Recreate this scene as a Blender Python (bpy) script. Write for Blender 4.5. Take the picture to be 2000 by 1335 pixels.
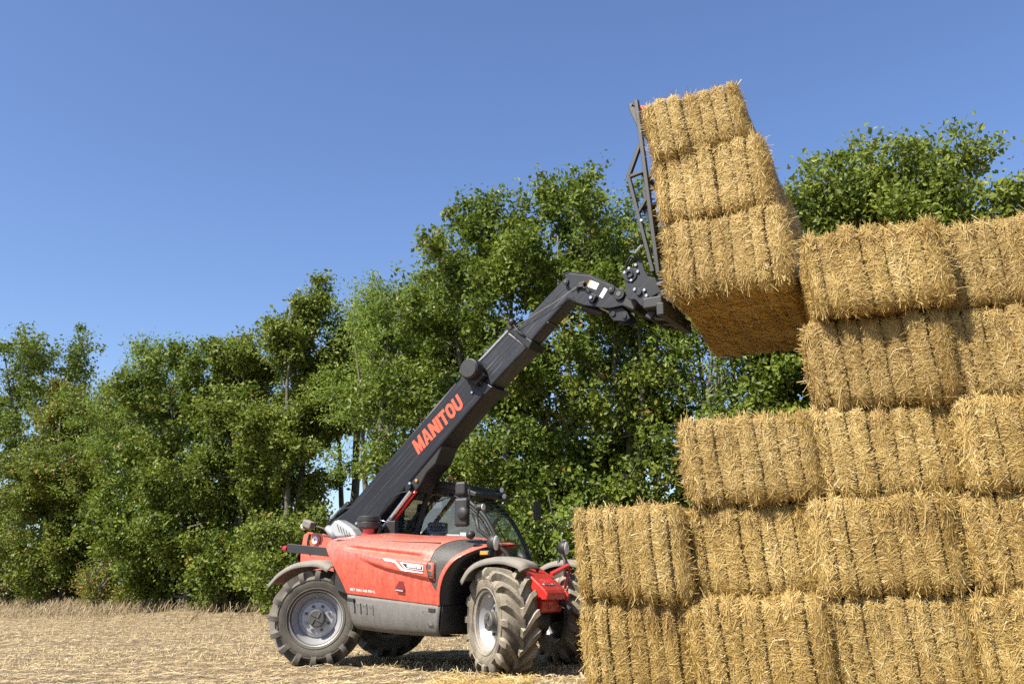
import bpy, math, random
import numpy as np
from mathutils import Matrix, Vector

for o in list(bpy.data.objects):
    bpy.data.objects.remove(o)
SC = bpy.context.scene
COL = SC.collection
R_ = math.radians

# ------------------------------------------------------------------ camera
cam_data = bpy.data.cameras.new('camera')
cam = bpy.data.objects.new('camera', cam_data)
COL.objects.link(cam)
cam_data.sensor_width = 36.0
cam_data.lens = 32.26
cam_data.clip_end = 4000.0
cam.matrix_world = Matrix.Translation((0, 0, 1.056)) @ Matrix.Rotation(R_(90 + 14.77), 4, 'X') @ Matrix.Rotation(-0.0059, 4, 'Z')
SC.camera = cam

# ------------------------------------------------------------------ sky, sun, exposure
SUN_AZ = 50.0      # degrees to the left of straight behind the camera
SUN_EL = 47.0
world = bpy.data.worlds.new('World')
SC.world = world
world.use_nodes = True
wn = world.node_tree
wn.nodes.clear()
w_out = wn.nodes.new('ShaderNodeOutputWorld')
w_bg = wn.nodes.new('ShaderNodeBackground')
w_sky = wn.nodes.new('ShaderNodeTexSky')
w_sky.sky_type = 'NISHITA'
w_sky.sun_disc = False
w_sky.sun_elevation = R_(SUN_EL)
w_sky.sun_rotation = R_(180.0 + SUN_AZ)
w_sky.altitude = 0.0
w_sky.air_density = 1.0
w_sky.dust_density = 0.8
w_sky.ozone_density = 3.4
w_bg.inputs['Strength'].default_value = 0.104
w_hs = wn.nodes.new('ShaderNodeHueSaturation')
w_hs.inputs['Saturation'].default_value = 1.08
w_hs.inputs['Hue'].default_value = 0.509
wn.links.new(w_sky.outputs[0], w_hs.inputs['Color'])
wn.links.new(w_hs.outputs[0], w_bg.inputs['Color'])
wn.links.new(w_bg.outputs[0], w_out.inputs['Surface'])

sun_data = bpy.data.lights.new('sun', 'SUN')
sun_data.energy = 5.0
sun_data.angle = R_(0.53)
sun_data.color = (1.0, 0.93, 0.81)
sun = bpy.data.objects.new('sun', sun_data)
COL.objects.link(sun)
_a, _e = R_(SUN_AZ), R_(SUN_EL)
SUN_DIR = Vector((-math.sin(_a) * math.cos(_e), -math.cos(_a) * math.cos(_e), math.sin(_e)))
sun.rotation_euler = SUN_DIR.to_track_quat('Z', 'Y').to_euler()
sun.location = SUN_DIR * 60

SC.view_settings.view_transform = 'Standard'
SC.view_settings.look = 'None'
SC.view_settings.exposure = 0.92
SC.view_settings.gamma = 1.0
SC.view_settings.use_curve_mapping = False
SC.render.engine = 'CYCLES'
SC.cycles.use_denoising = False
SC.cycles.max_bounces = 8
SC.cycles.diffuse_bounces = 3
SC.cycles.transparent_max_bounces = 12

# ------------------------------------------------------------------ helpers
def link(o):
    COL.objects.link(o)
    return o

def tag(o, label=None, cat=None, group=None, kind=None):
    if label: o['label'] = label
    if cat: o['category'] = cat
    if group: o['group'] = group
    if kind: o['kind'] = kind
    return o

def empty(name, parent=None, loc=(0, 0, 0), rot=(0, 0, 0)):
    o = bpy.data.objects.new(name, None)
    o.empty_display_size = 0.2
    link(o)
    o.parent = parent
    o.location = loc
    o.rotation_euler = rot
    return o

def np_mesh(name, V, F, mat=None, smooth=False, tint=None):
    """V (n,3), F (m,k) with constant k; tint (m,) is a per-face value"""
    V = np.asarray(V, np.float32); F = np.asarray(F, np.int32)
    me = bpy.data.meshes.new(name)
    m, k = F.shape
    me.vertices.add(len(V)); me.loops.add(m * k); me.polygons.add(m)
    me.vertices.foreach_set('co', V.ravel())
    me.loops.foreach_set('vertex_index', F.ravel())
    me.polygons.foreach_set('loop_start', np.arange(0, m * k, k, dtype=np.int32))
    me.polygons.foreach_set('use_smooth', np.full(m, bool(smooth)))
    if tint is not None:
        at = me.attributes.new('tint', 'FLOAT', 'FACE')
        at.data.foreach_set('value', np.asarray(tint, np.float32))
    me.update(calc_edges=True)
    if mat: me.materials.append(mat)
    return me

def obj(name, me, parent=None, loc=None, rot=None):
    o = bpy.data.objects.new(name, me)
    link(o)
    o.parent = parent
    if loc is not None: o.location = loc
    if rot is not None: o.rotation_euler = rot
    return o

def catmull(P, n):
    """smooth curve through control points P (k,d) -> (n,d)"""
    P = np.asarray(P, float); k = len(P)
    t = np.linspace(0, k - 1, n)
    i = np.clip(t.astype(int), 0, k - 2); u = (t - i)[:, None]
    p1, p2 = P[i], P[i + 1]
    p0 = np.where((i > 0)[:, None], P[np.maximum(i - 1, 0)], 2 * p1 - p2)
    p3 = np.where((i < k - 2)[:, None], P[np.minimum(i + 2, k - 1)], 2 * p2 - p1)
    return 0.5 * (2 * p1 + (p2 - p0) * u + (2 * p0 - 5 * p1 + 4 * p2 - p3) * u ** 2 + (3 * p1 - p0 - 3 * p2 + p3) * u ** 3)

class MB:
    def __init__(s): s.v = []; s.f = []
    def add(s, V, F):
        b = len(s.v)
        s.v += [tuple(map(float, p)) for p in V]
        s.f += [tuple(int(i) + b for i in f) for f in F]
        return s
    def box(s, c, size, rot=None):
        hx, hy, hz = size[0] / 2, size[1] / 2, size[2] / 2
        V = [Vector((x, y, z)) for x in (-hx, hx) for y in (-hy, hy) for z in (-hz, hz)]
        if rot is not None:
            m = rot if isinstance(rot, Matrix) else Matrix.Rotation(rot, 3, 'Y')
            V = [m @ p for p in V]
        V = [p + Vector(c) for p in V]
        return s.add(V, [(0, 1, 3, 2), (4, 6, 7, 5), (0, 4, 5, 1), (2, 3, 7, 6), (0, 2, 6, 4), (1, 5, 7, 3)])
    def prism(s, poly, y0, y1):
        """polygon in x,z extruded from y0 to y1"""
        n = len(poly)
        V = [(x, y0, z) for x, z in poly] + [(x, y1, z) for x, z in poly]
        F = [tuple(range(n)), tuple(range(2 * n - 1, n - 1, -1))]
        F += [(i, i + n, (i + 1) % n + n, (i + 1) % n) for i in range(n)]
        return s.add(V, F)
    def extrude(s, poly3, vec):
        n = len(poly3)
        P = [Vector(p) for p in poly3]; d = Vector(vec)
        V = P + [p + d for p in P]
        F = [tuple(range(n)), tuple(range(2 * n - 1, n - 1, -1))]
        F += [(i, i + n, (i + 1) % n + n, (i + 1) % n) for i in range(n)]
        return s.add(V, F)
    def tube(s, pts, r, n=8, caps=True):
        P = [Vector(p) for p in pts]; k = len(P)
        rr = r if hasattr(r, '__len__') else [r] * k
        V = []; prev = None
        for i in range(k):
            d = (P[min(i + 1, k - 1)] - P[max(i - 1, 0)]).normalized()
            if prev is None:
                a = d.orthogonal().normalized()
            else:
                a = (prev - d * prev.dot(d)).normalized()
            prev = a; b = d.cross(a)
            for j in range(n):
                t = 2 * math.pi * j / n
                V.append(P[i] + (a * math.cos(t) + b * math.sin(t)) * rr[i])
        F = [(i * n + j, i * n + (j + 1) % n, (i + 1) * n + (j + 1) % n, (i + 1) * n + j) for i in range(k - 1) for j in range(n)]
        if caps:
            F += [tuple(range(n - 1, -1, -1)), tuple(range((k - 1) * n, k * n))]
        return s.add(V, F)
    def cyl(s, p, q, r, n=16, r2=None):
        return s.tube([p, q], [r, r if r2 is None else r2], n)
    def bar(s, p, q, w, h, up=(0, 1, 0)):
        """rectangular beam; w measured across `up`, h along it"""
        p, q = Vector(p), Vector(q); d = (q - p).normalized(); u = Vector(up)
        u = (u - d * u.dot(d)).normalized(); a = d.cross(u)
        V = [e + a * (i * w / 2) + u * (j * h / 2) for e in (p, q) for i, j in ((-1, -1), (1, -1), (1, 1), (-1, 1))]
        return s.add(V, [(3, 2, 1, 0), (4, 5, 6, 7), (0, 1, 5, 4), (1, 2, 6, 5), (2, 3, 7, 6), (3, 0, 4, 7)])
    def lathe(s, prof, n=48, close=False, c=(0, 0, 0)):
        """profile of (radius, y) spun about the y axis"""
        k = len(prof); V = []
        for j in range(n):
            t = 2 * math.pi * j / n
            V += [(c[0] + r * math.cos(t), c[1] + y, c[2] + r * math.sin(t)) for r, y in prof]
        F = []
        for j in range(n):
            jj = (j + 1) % n
            for i in range(k if close else k - 1):
                ii = (i + 1) % k
                F.append((j * k + i, j * k + ii, jj * k + ii, jj * k + i))
        return s.add(V, F)
    def disc(s, c, r, y, n=24, axis=(0, 1, 0)):
        a = Vector(axis).normalized(); u = a.orthogonal().normalized(); w = a.cross(u); c = Vector(c)
        V = [c + (u * math.cos(2 * math.pi * i / n) + w * math.sin(2 * math.pi * i / n)) * r for i in range(n)]
        return s.add(V, [tuple(range(n))])
    def grid(s, G):
        """G (a,b,3) array of points"""
        a, b = G.shape[:2]
        F = [(i * b + j, i * b + j + 1, (i + 1) * b + j + 1, (i + 1) * b + j) for i in range(a - 1) for j in range(b - 1)]
        return s.add(G.reshape(-1, 3), F)
    def build(s, name, mat, parent=None, smooth=False, bevel=0.0, loc=None, rot=None, solid=0.0, auto=None):
        me = bpy.data.meshes.new(name)
        me.from_pydata(s.v, [], s.f)
        me.validate()
        import bmesh
        bm = bmesh.new(); bm.from_mesh(me)
        bmesh.ops.recalc_face_normals(bm, faces=bm.faces)
        bm.to_mesh(me); bm.free()
        if mat: me.materials.append(mat)
        if smooth or auto is not None:
            me.polygons.foreach_set('use_smooth', np.ones(len(me.polygons), bool))
            if auto is not None:
                me.set_sharp_from_angle(angle=R_(auto))
        o = obj(name, me, parent, loc, rot)
        if solid:
            m = o.modifiers.new('thickness', 'SOLIDIFY'); m.thickness = solid; m.offset = 0
        if bevel:
            m = o.modifiers.new('bevel', 'BEVEL'); m.width = bevel; m.segments = 2; m.limit_method = 'ANGLE'; m.angle_limit = R_(35)
            m.harden_normals = False
        return o

class Noise:
    """smooth 3-D noise from random waves"""
    def __init__(s, seed, base=1.0, octaves=3, k=9):
        g = np.random.default_rng(seed); s.w = []
        for o in range(octaves):
            d = g.normal(size=(k, 3)); d /= np.linalg.norm(d, axis=1)[:, None]
            s.w.append((d * base * (2.1 ** o) * g.uniform(.6, 1.4, (k, 1)), g.uniform(0, 6.28, k), 0.5 ** o))
    def __call__(s, P):
        P = np.asarray(P, float); out = np.zeros(P.shape[:-1])
        for W, ph, a in s.w:
            out += a * np.sin(P @ W.T + ph).sum(-1) / 3.0
        return out

# ------------------------------------------------------------------ materials
class NT:
    def __init__(s, name):
        s.m = bpy.data.materials.new(name); s.m.use_nodes = True
        s.t = s.m.node_tree; s.t.nodes.clear()
        s.out = s.n('ShaderNodeOutputMaterial')
    def n(s, typ, **kw):
        x = s.t.nodes.new(typ)
        for k, v in kw.items(): setattr(x, k, v)
        return x
    def l(s, a, b): s.t.links.new(a, b)
    def coord(s, which='Object', scale=None):
        c = s.n('ShaderNodeTexCoord'); o = c.outputs[which]
        if scale is not None:
            mp = s.n('ShaderNodeMapping'); mp.inputs['Scale'].default_value = scale
            s.l(o, mp.inputs['Vector']); o = mp.outputs[0]
        return o
    def noise(s, vec, scale, detail=4, rough=.55):
        x = s.n('ShaderNodeTexNoise'); x.inputs['Scale'].default_value = scale
        x.inputs['Detail'].default_value = detail; x.inputs['Roughness'].default_value = rough
        s.l(vec, x.inputs['Vector']); return x.outputs['Fac']
    def ramp(s, fac, stops):
        x = s.n('ShaderNodeValToRGB'); e = x.color_ramp.elements
        while len(e) < len(stops): e.new(0.5)
        for el, (p, c) in zip(e, stops):
            el.position = p; el.color = (*c, 1) if len(c) == 3 else c
        s.l(fac, x.inputs[0]); return x.outputs[0]
    def mix(s, fac, a, b, blend='MIX'):
        x = s.n('ShaderNodeMix', data_type='RGBA', blend_type=blend)
        for sock, val in ((x.inputs[0], fac), (x.inputs[6], a), (x.inputs[7], b)):
            if isinstance(val, (int, float)): sock.default_value = val
            elif isinstance(val, tuple): sock.default_value = (*val, 1) if len(val) == 3 else val
            else: s.l(val, sock)
        return x.outputs[2]
    def math(s, op, a, b=None, clamp=False):
        x = s.n('ShaderNodeMath', operation=op); x.use_clamp = clamp
        for sock, val in zip(x.inputs, (a, b)):
            if val is None: continue
            if isinstance(val, (int, float)): sock.default_value = val
            else: s.l(val, sock)
        return x.outputs[0]
    def bump(s, h, strength, dist=.01):
        x = s.n('ShaderNodeBump'); x.inputs['Strength'].default_value = strength; x.inputs['Distance'].default_value = dist
        s.l(h, x.inputs['Height']); return x.outputs[0]
    def principled(s, col, rough=.5, metal=0., normal=None, **kw):
        p = s.n('ShaderNodeBsdfPrincipled')
        for key, val in (('Base Color', col), ('Roughness', rough), ('Metallic', metal)):
            if isinstance(val, (int, float)): p.inputs[key].default_value = val
            elif isinstance(val, tuple): p.inputs[key].default_value = (*val, 1)
            else: s.l(val, p.inputs[key])
        for k, v in kw.items(): p.inputs[k.replace('_', ' ')].default_value = v
        if normal is not None: s.l(normal, p.inputs['Normal'])
        s.p = p
        s.l(p.outputs[0], s.out.inputs['Surface'])
        return p

def paint(name, base, rough=.4, metal=0., dust=0.0, dust_col=(.40, .33, .23), var=.12, scale=3., streak=False, bump=0.0, spec=.5, coat=0., scratch=0.0, specks=0.0):
    """painted or moulded surface with blotchy wear and settled dust"""
    t = NT(name); v = t.coord('Object')
    n1 = t.noise(v, scale, 5); n2 = t.noise(v, scale * 11, 4, .7)
    b = tuple(min(1, c * (1 + var)) for c in base); d = tuple(c * (1 - var) for c in base)
    col = t.mix(n1, d, b)
    r = t.math('ADD', t.math('MULTIPLY', n2, .18), rough - .09)
    if dust > 0:
        geo = t.n('ShaderNodeNewGeometry'); sep = t.n('ShaderNodeSeparateXYZ'); t.l(geo.outputs['Normal'], sep.inputs[0])
        up = t.math('MULTIPLY', t.math('MAXIMUM', sep.outputs[2], 0.0), .45)
        if streak:
            vs = t.coord('Object', (14, 14, 1.6)); ns = t.noise(vs, 1.6, 5, .65)
        else:
            ns = n1
        k = t.math('ADD', t.math('MULTIPLY', t.math('SUBTRACT', t.math('ADD', t.math('MULTIPLY', ns, .6), t.math('MULTIPLY', n2, .6)), .38), 1.7), up)
        k = t.math('MULTIPLY', k, dust, True)
        col = t.mix(k, col, dust_col)
        r = t.math('ADD', r, t.math('MULTIPLY', k, .35), True)
    if scratch:                                   # fine wear lines running along the boom
        mp = t.n('ShaderNodeMapping'); mp.inputs['Rotation'].default_value = (0, R_(41.6), 0); t.l(v, mp.inputs['Vector'])
        m2 = t.n('ShaderNodeMapping'); m2.inputs['Scale'].default_value = (1.2, 30, 70); t.l(mp.outputs[0], m2.inputs['Vector'])
        sc = t.noise(m2.outputs[0], 1.0, 4, .6)
        sc = t.math('MULTIPLY', t.math('MULTIPLY', t.math('SUBTRACT', sc, .56, True), 5.0, True), t.math('MULTIPLY', n1, scratch * 1.6))
        col = t.mix(sc, col, (.17, .17, .175))
    if specks:                                    # chaff caught on the paint
        sp = t.math('GREATER_THAN', t.noise(v, 120, 2, .6), .70)
        sp = t.math('MULTIPLY', sp, t.math('MULTIPLY', n1, specks * 1.5))
        col = t.mix(sp, col, (.60, .46, .26))
    nm = t.bump(n2, bump, .004) if bump else None
    t.principled(col, r, metal, nm, **{'Specular IOR Level': spec, 'Coat Weight': coat, 'Coat Roughness': .09})
    return t.m

M = {}
M['red'] = paint('red_paint', (.56, .045, .028), .28, dust=.46, dust_col=(.62, .34, .23), streak=True, coat=.5, scale=2.2, specks=.55)
M['red_clean'] = paint('red_paint_clean', (.52, .016, .014), .33, dust=.10, coat=.3)
M['boom'] = paint('charcoal_paint', (.0070, .0085, .0125), .44, dust=.05, dust_col=(.10, .10, .10), streak=False, scale=1.6, var=.25, spec=.36, scratch=.30)
M['boom_worn'] = paint('worn_charcoal_paint', (.0085, .010, .014), .36, dust=.16, dust_col=(.15, .155, .17), scale=2.4, var=.3, spec=.4, scratch=.75)
M['black'] = paint('black_plastic', (.014, .014, .015), .5, dust=.12, dust_col=(.16, .14, .12))
M['blackmetal'] = paint('black_steel', (.010, .011, .012), .5, dust=.12, dust_col=(.10, .085, .065))
M['panel'] = paint('grey_plastic', (.070, .069, .068), .58, dust=.55, dust_col=(.28, .255, .21), streak=True, scale=4, bump=.25)
M['fender'] = paint('fender_plastic', (.075, .073, .070), .55, dust=.75, dust_col=(.34, .30, .24), scale=4)
M['tyre_rear'] = paint('grey_rubber', (.028, .027, .025), .75, dust=.62, dust_col=(.27, .24, .19), scale=4, bump=.35, spec=.3)
M['tyre'] = paint('dusty_rubber', (.030, .029, .027), .8, dust=1.15, dust_col=(.36, .31, .235), scale=5, bump=.35, spec=.25)
M['rim'] = paint('silver_rim', (.36, .37, .40), .36, metal=.30, dust=.30, dust_col=(.36, .32, .26), scale=3)
M['hub'] = paint('hub_iron', (.050, .050, .050), .55, dust=.35, dust_col=(.22, .19, .15), scale=9)
M['chrome'] = paint('steel', (.55, .55, .55), .25, metal=1.0, var=.1)
M['silver'] = paint('aluminium_cover', (.52, .52, .51), .38, metal=.6, var=.06)
M['white'] = paint('white_plate', (.80, .80, .79), .5, var=.03)
M['orange_text'] = paint('orange_print', (.78, .085, .035), .45, var=.05, dust=.10)
M['white_text'] = paint('white_print', (.82, .82, .82), .45, var=.03)
M['dark_text'] = paint('dark_print', (.02, .022, .03), .4, var=.03)
M['yellow'] = paint('yellow_print', (.80, .52, .03), .5, var=.03)
M['seat'] = paint('seat_cloth', (.03, .03, .034), .9)
M['recess'] = paint('red_recess', (.16, .012, .010), .5)
M['lamp_rear'] = paint('lamp_red', (.35, .02, .02), .25, coat=.5)

def glow_lens(name, col):
    t = NT(name); v = t.coord('Object'); n = t.noise(v, 60, 2)
    t.principled(t.mix(n, tuple(c * .7 for c in col), col), .12, 0., None, **{'Coat Weight': .8})
    return t.m
M['amber'] = glow_lens('amber_lens', (.85, .30, .02))
M['lens'] = glow_lens('clear_lens', (.78, .76, .68))

def glass(name, tint=(.72, .80, .79), refl=.10):
    t = NT(name)
    tr = t.n('ShaderNodeBsdfTransparent'); tr.inputs[0].default_value = (*tint, 1)
    gl = t.n('ShaderNodeBsdfGlossy'); gl.inputs['Roughness'].default_value = .01
    fr = t.n('ShaderNodeFresnel'); fr.inputs[0].default_value = 1.5
    v = t.coord('Object'); n = t.noise(v, 7, 5)
    df = t.n('ShaderNodeBsdfDiffuse'); df.inputs[0].default_value = (.45, .42, .36, 1)
    mx = t.n('ShaderNodeMixShader'); t.l(t.math('ADD', fr.outputs[0], refl - .04, True), mx.inputs[0]); t.l(tr.outputs[0], mx.inputs[1]); t.l(gl.outputs[0], mx.inputs[2])
    m2 = t.n('ShaderNodeMixShader'); t.l(t.math('MULTIPLY', n, .05), m2.inputs[0]); t.l(mx.outputs[0], m2.inputs[1]); t.l(df.outputs[0], m2.inputs[2])
    t.l(m2.outputs[0], t.out.inputs['Surface'])
    return t.m
M['glass'] = glass('cab_glass')

def mesh_grille():
    t = NT('grille_mesh'); v = t.coord('Object', (1, 1, 1))
    w = t.n('ShaderNodeTexVoronoi'); w.inputs['Scale'].default_value = 62; t.l(v, w.inputs['Vector'])
    n = t.noise(v, 5, 4)
    col = t.mix(t.math('MULTIPLY', w.outputs['Distance'], 1.3, True), (.09, .085, .075), (.018, .018, .018))
    col = t.mix(t.math('MULTIPLY', n, .45), col, (.13, .12, .10))
    t.principled(col, .6, 0., t.bump(w.outputs['Distance'], .4, .004))
    return t.m
M['grille'] = mesh_grille()

def straw_mat(name, stops, rough=.55, trans=.12, attr=True, scale=20):
    t = NT(name)
    if attr:
        a = t.n('ShaderNodeAttribute', attribute_name='tint'); f = a.outputs['Fac']
    else:
        f = t.noise(t.coord('Object'), scale, 6, .7)
    col = t.ramp(f, stops)
    oi = t.n('ShaderNodeObjectInfo')
    col = t.mix(1.0, col, t.ramp(oi.outputs['Random'], [(0, (.87, .85, .84)), (.5, (.98, .96, .92)), (1, (1.0, 1.0, 1.0))]), 'MULTIPLY')
    p = t.n('ShaderNodeBsdfPrincipled'); t.l(col, p.inputs['Base Color']); p.inputs['Roughness'].default_value = rough
    p.inputs['Specular IOR Level'].default_value = .35
    tl = t.n('ShaderNodeBsdfTranslucent'); t.l(col, tl.inputs[0])
    mx = t.n('ShaderNodeMixShader'); mx.inputs[0].default_value = trans
    t.l(p.outputs[0], mx.inputs[1]); t.l(tl.outputs[0], mx.inputs[2]); t.l(mx.outputs[0], t.out.inputs['Surface'])
    return t.m
STRAW = [(0.0, (.17, .098, .025)), (.35, (.355, .230, .066)), (.7, (.505, .365, .128)), (.92, (.635, .49, .215)), (1.0, (.73, .60, .34))]
M['straw'] = straw_mat('straw', STRAW)
M['stubble'] = straw_mat('dry_straw', [(0.0, (.34, .245, .115)), (.5, (.52, .405, .215)), (1.0, (.68, .565, .35))], trans=.08)
M['drygrass'] = straw_mat('dry_grass', [(0.0, (.17, .125, .065)), (.5, (.31, .24, .135)), (1.0, (.45, .365, .22))], trans=.2)

def bale_core():
    t = NT('bale_straw_core'); v = t.coord('Object')
    n1 = t.noise(v, 9, 5, .6)
    st = t.noise(t.coord('Object', (30, 30, 110)), 1.0, 4, .7)
    col = t.ramp(t.math('ADD', t.math('MULTIPLY', n1, .5), t.math('MULTIPLY', st, .5)), [(.25, (.20, .112, .022)), (.5, (.40, .255, .060)), (.75, (.56, .39, .12))])
    t.principled(col, .8, 0., t.bump(st, .8, .02), **{'Specular IOR Level': .2})
    return t.m
M['core'] = bale_core()
M['twine'] = paint('baler_twine', (.66, .62, .56), .6, var=.1)

def leaf_mat(name, dark, mid, lite, trans=.28, rough=.50):
    t = NT(name)
    a = t.n('ShaderNodeAttribute', attribute_name='tint')
    col = t.ramp(a.outputs['Fac'], [(0, dark), (.4, mid), (.72, lite), (.84, (.26, .20, .04)), (.92, (.24, .12, .03)), (1.0, (.20, .065, .025))])
    p = t.n('ShaderNodeBsdfPrincipled'); t.l(col, p.inputs['Base Color']); p.inputs['Roughness'].default_value = rough
    p.inputs['Specular IOR Level'].default_value = .32
    tl = t.n('ShaderNodeBsdfTranslucent'); t.l(t.mix(.55, col, (.22, .30, .03)), tl.inputs[0])
    mx = t.n('ShaderNodeMixShader'); mx.inputs[0].default_value = trans
    t.l(p.outputs[0], mx.inputs[1]); t.l(tl.outputs[0], mx.inputs[2]); t.l(mx.outputs[0], t.out.inputs['Surface'])
    return t.m
M['leaf_oak'] = leaf_mat('oak_leaves', (.044, .072, .010), (.098, .142, .015), (.180, .225, .026), .30)
M['leaf_maple'] = leaf_mat('maple_leaves', (.060, .086, .012), (.128, .166, .020), (.215, .250, .033), .31)
M['leaf_ash'] = leaf_mat('ash_leaves', (.088, .138, .019), (.170, .245, .032), (.265, .340, .055), trans=.36)

def bark():
    t = NT('bark'); v = t.coord('Object', (9, 9, 1.6)); n = t.noise(v, 2.2, 6, .65)
    n2 = t.noise(t.coord('Object'), 1.3, 3)
    col = t.mix(n2, t.ramp(n, [(.3, (.045, .038, .028)), (.7, (.17, .145, .11))]), (.12, .12, .085))
    t.principled(col, .9, 0., t.bump(n, .7, .02)); return t.m
M['bark'] = bark()

def soil():
    t = NT('field_soil'); v = t.coord('Object')
    n1 = t.noise(v, .35, 4); n2 = t.noise(v, 6, 6, .65); n3 = t.noise(t.coord('Object', (1, 1, 1)), 45, 4, .7)
    col = t.mix(n1, (.49, .37, .21), (.61, .48, .285))
    col = t.mix(t.math('MULTIPLY', t.math('SUBTRACT', n2, .42, True), 3.0, True), (.19, .14, .085), col)
    col = t.mix(t.math('MULTIPLY', t.math('SUBTRACT', n3, .5, True), 2.4, True), col, (.62, .51, .34))
    t.principled(col, .95, 0., t.bump(t.math('ADD', n2, n3), 1.0, .05), **{'Specular IOR Level': .15}); return t.m
M['soil'] = soil()
def asphalt():
    t = NT('asphalt'); v = t.coord('Object'); n = t.noise(v, 40, 4, .7)
    t.principled(t.mix(n, (.045, .045, .048), (.085, .083, .082)), .9); return t.m
M['asphalt'] = asphalt()
# ------------------------------------------------------------------ terrain
ROW_P = np.array([-14.3, 35.0]); ROW_D = np.array([.777, -.629]); ROW_N = np.array([.629, .777])   # tree row: point, direction, away from the camera
def row_dist(x, y):
    return (np.asarray(x) - ROW_P[0]) * ROW_N[0] + (np.asarray(y) - ROW_P[1]) * ROW_N[1]

def ground_z(x, y):
    """flat field, then a low bank that carries the tree row"""
    rd = row_dist(x, y); u = np.clip((rd + 5.6) / 6.0, 0, 1)
    along = (np.asarray(x, float) - ROW_P[0]) * ROW_D[0] + (np.asarray(y, float) - ROW_P[1]) * ROW_D[1]
    return (.30 + .22 * np.clip((14 - along) / 20, 0, 1)) * u * u * (3 - 2 * u)

def axis(breaks):
    out = []
    for a, b, st in breaks:
        out += list(np.arange(a, b, st))
    return np.array(out + [breaks[-1][1]])

gx = axis([(-900, -120, 60), (-120, -40, 8), (-40, -18, .6), (-18, 6, .105), (6, 20, .5), (20, 60, 5), (60, 900, 60)])
gy = axis([(-60, 4, 4), (4, 7, .4), (7, 22, .105), (22, 44, .3), (44, 100, 4), (100, 1500, 70)])
GX, GY = np.meshgrid(gx, gy, indexing='ij')
gn = Noise(3, 1.3, 3); gn2 = Noise(4, 9.0, 2)
P3 = np.stack([GX, GY, GX * 0], -1)
amp = np.clip((46 - GY) / 12, 0, 1) * np.clip((GX + 60) / 20, 0, 1)
GZ = ground_z(GX, GY) + amp * ((.016 * gn(P3) + .020 * gn2(P3) * (GY < 45))) - .012
V = np.stack([GX, GY, GZ], -1).reshape(-1, 3)
a, b = GX.shape
I = np.arange(a * b).reshape(a, b)
F = np.stack([I[:-1, :-1], I[1:, :-1], I[1:, 1:], I[:-1, 1:]], -1).reshape(-1, 4)
ground = obj('ground', np_mesh('ground', V, F, M['soil'], smooth=True))
tag(ground, 'dry stubble field of pale soil and chopped straw', 'field', kind='structure')

# narrow road behind the trees
rd = MB()
for k in range(-14, 16):
    pass
pts = []
for t in np.linspace(-40, 60, 60):
    for off in (5.2, 9.6):
        x, y = ROW_P + ROW_D * t + ROW_N * off
        pts.append((x, y, float(ground_z(x, y)) + .05))
rd.grid(np.array(pts).reshape(60, 2, 3))
road = rd.build('road', M['asphalt'], solid=.08)
tag(road, 'narrow asphalt road running behind the tree row', 'road', kind='structure')

# ------------------------------------------------------------------ straw strips
def strips(P, D, N, L, W, bend, tint):
    """thin bent strips: centre, direction, facing normal, length, width, bend -> V, F(quads), tint per face"""
    n = len(P)
    D = D / np.linalg.norm(D, axis=1)[:, None]
    S = np.cross(D, N); S /= np.linalg.norm(S, axis=1)[:, None] + 1e-9
    N2 = np.cross(S, D)
    V = np.empty((n, 6, 3))
    for i, s in enumerate((-.5, 0., .5)):
        c = P + D * (L * s)[:, None] + N2 * (bend * (1 - (2 * s) ** 2))[:, None]
        V[:, 2 * i] = c - S * (W * .5)[:, None]
        V[:, 2 * i + 1] = c + S * (W * .5)[:, None]
    b = np.arange(n)[:, None] * 6
    F = np.concatenate([b + np.array([[0, 1, 3, 2]]), b + np.array([[2, 3, 5, 4]])], 0)
    return V.reshape(-1, 3), F, np.concatenate([tint, tint])

# loose straw on the field
rg = np.random.default_rng(11)
n = 75000
# density falls with distance from the camera: sample in polar strips of the view
yy = 7.0 + 24 * rg.random(n) ** 1.5
xx = (rg.random(n) * 2 - 1) * (yy * .62) - .12 * yy
keep = (row_dist(xx, yy) < -2.6)
xx, yy = xx[keep], yy[keep]; n = len(xx)
zz = ground_z(xx, yy) + .016 * gn(np.stack([xx, yy, xx * 0], -1)) + .020 * gn2(np.stack([xx, yy, xx * 0], -1)) - .004
az = rg.normal(.55, .9, n)
D = np.stack([np.cos(az), np.sin(az), rg.normal(.05, .16, n)], -1)
N = np.stack([rg.normal(0, .4, n), rg.normal(-.3, .4, n), np.ones(n)], -1)
V, F, T = strips(np.stack([xx, yy, zz + .008], -1), D, N, rg.uniform(.04, .15, n), rg.uniform(.004, .008, n), rg.normal(0, .008, n), np.clip(rg.normal(.5, .25, n), 0, 1))
litter = obj('straw_litter', np_mesh('straw_litter', V, F, M['stubble'], tint=T))
tag(litter, 'loose chopped straw strewn over the stubble field', 'straw', kind='stuff')

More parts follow.
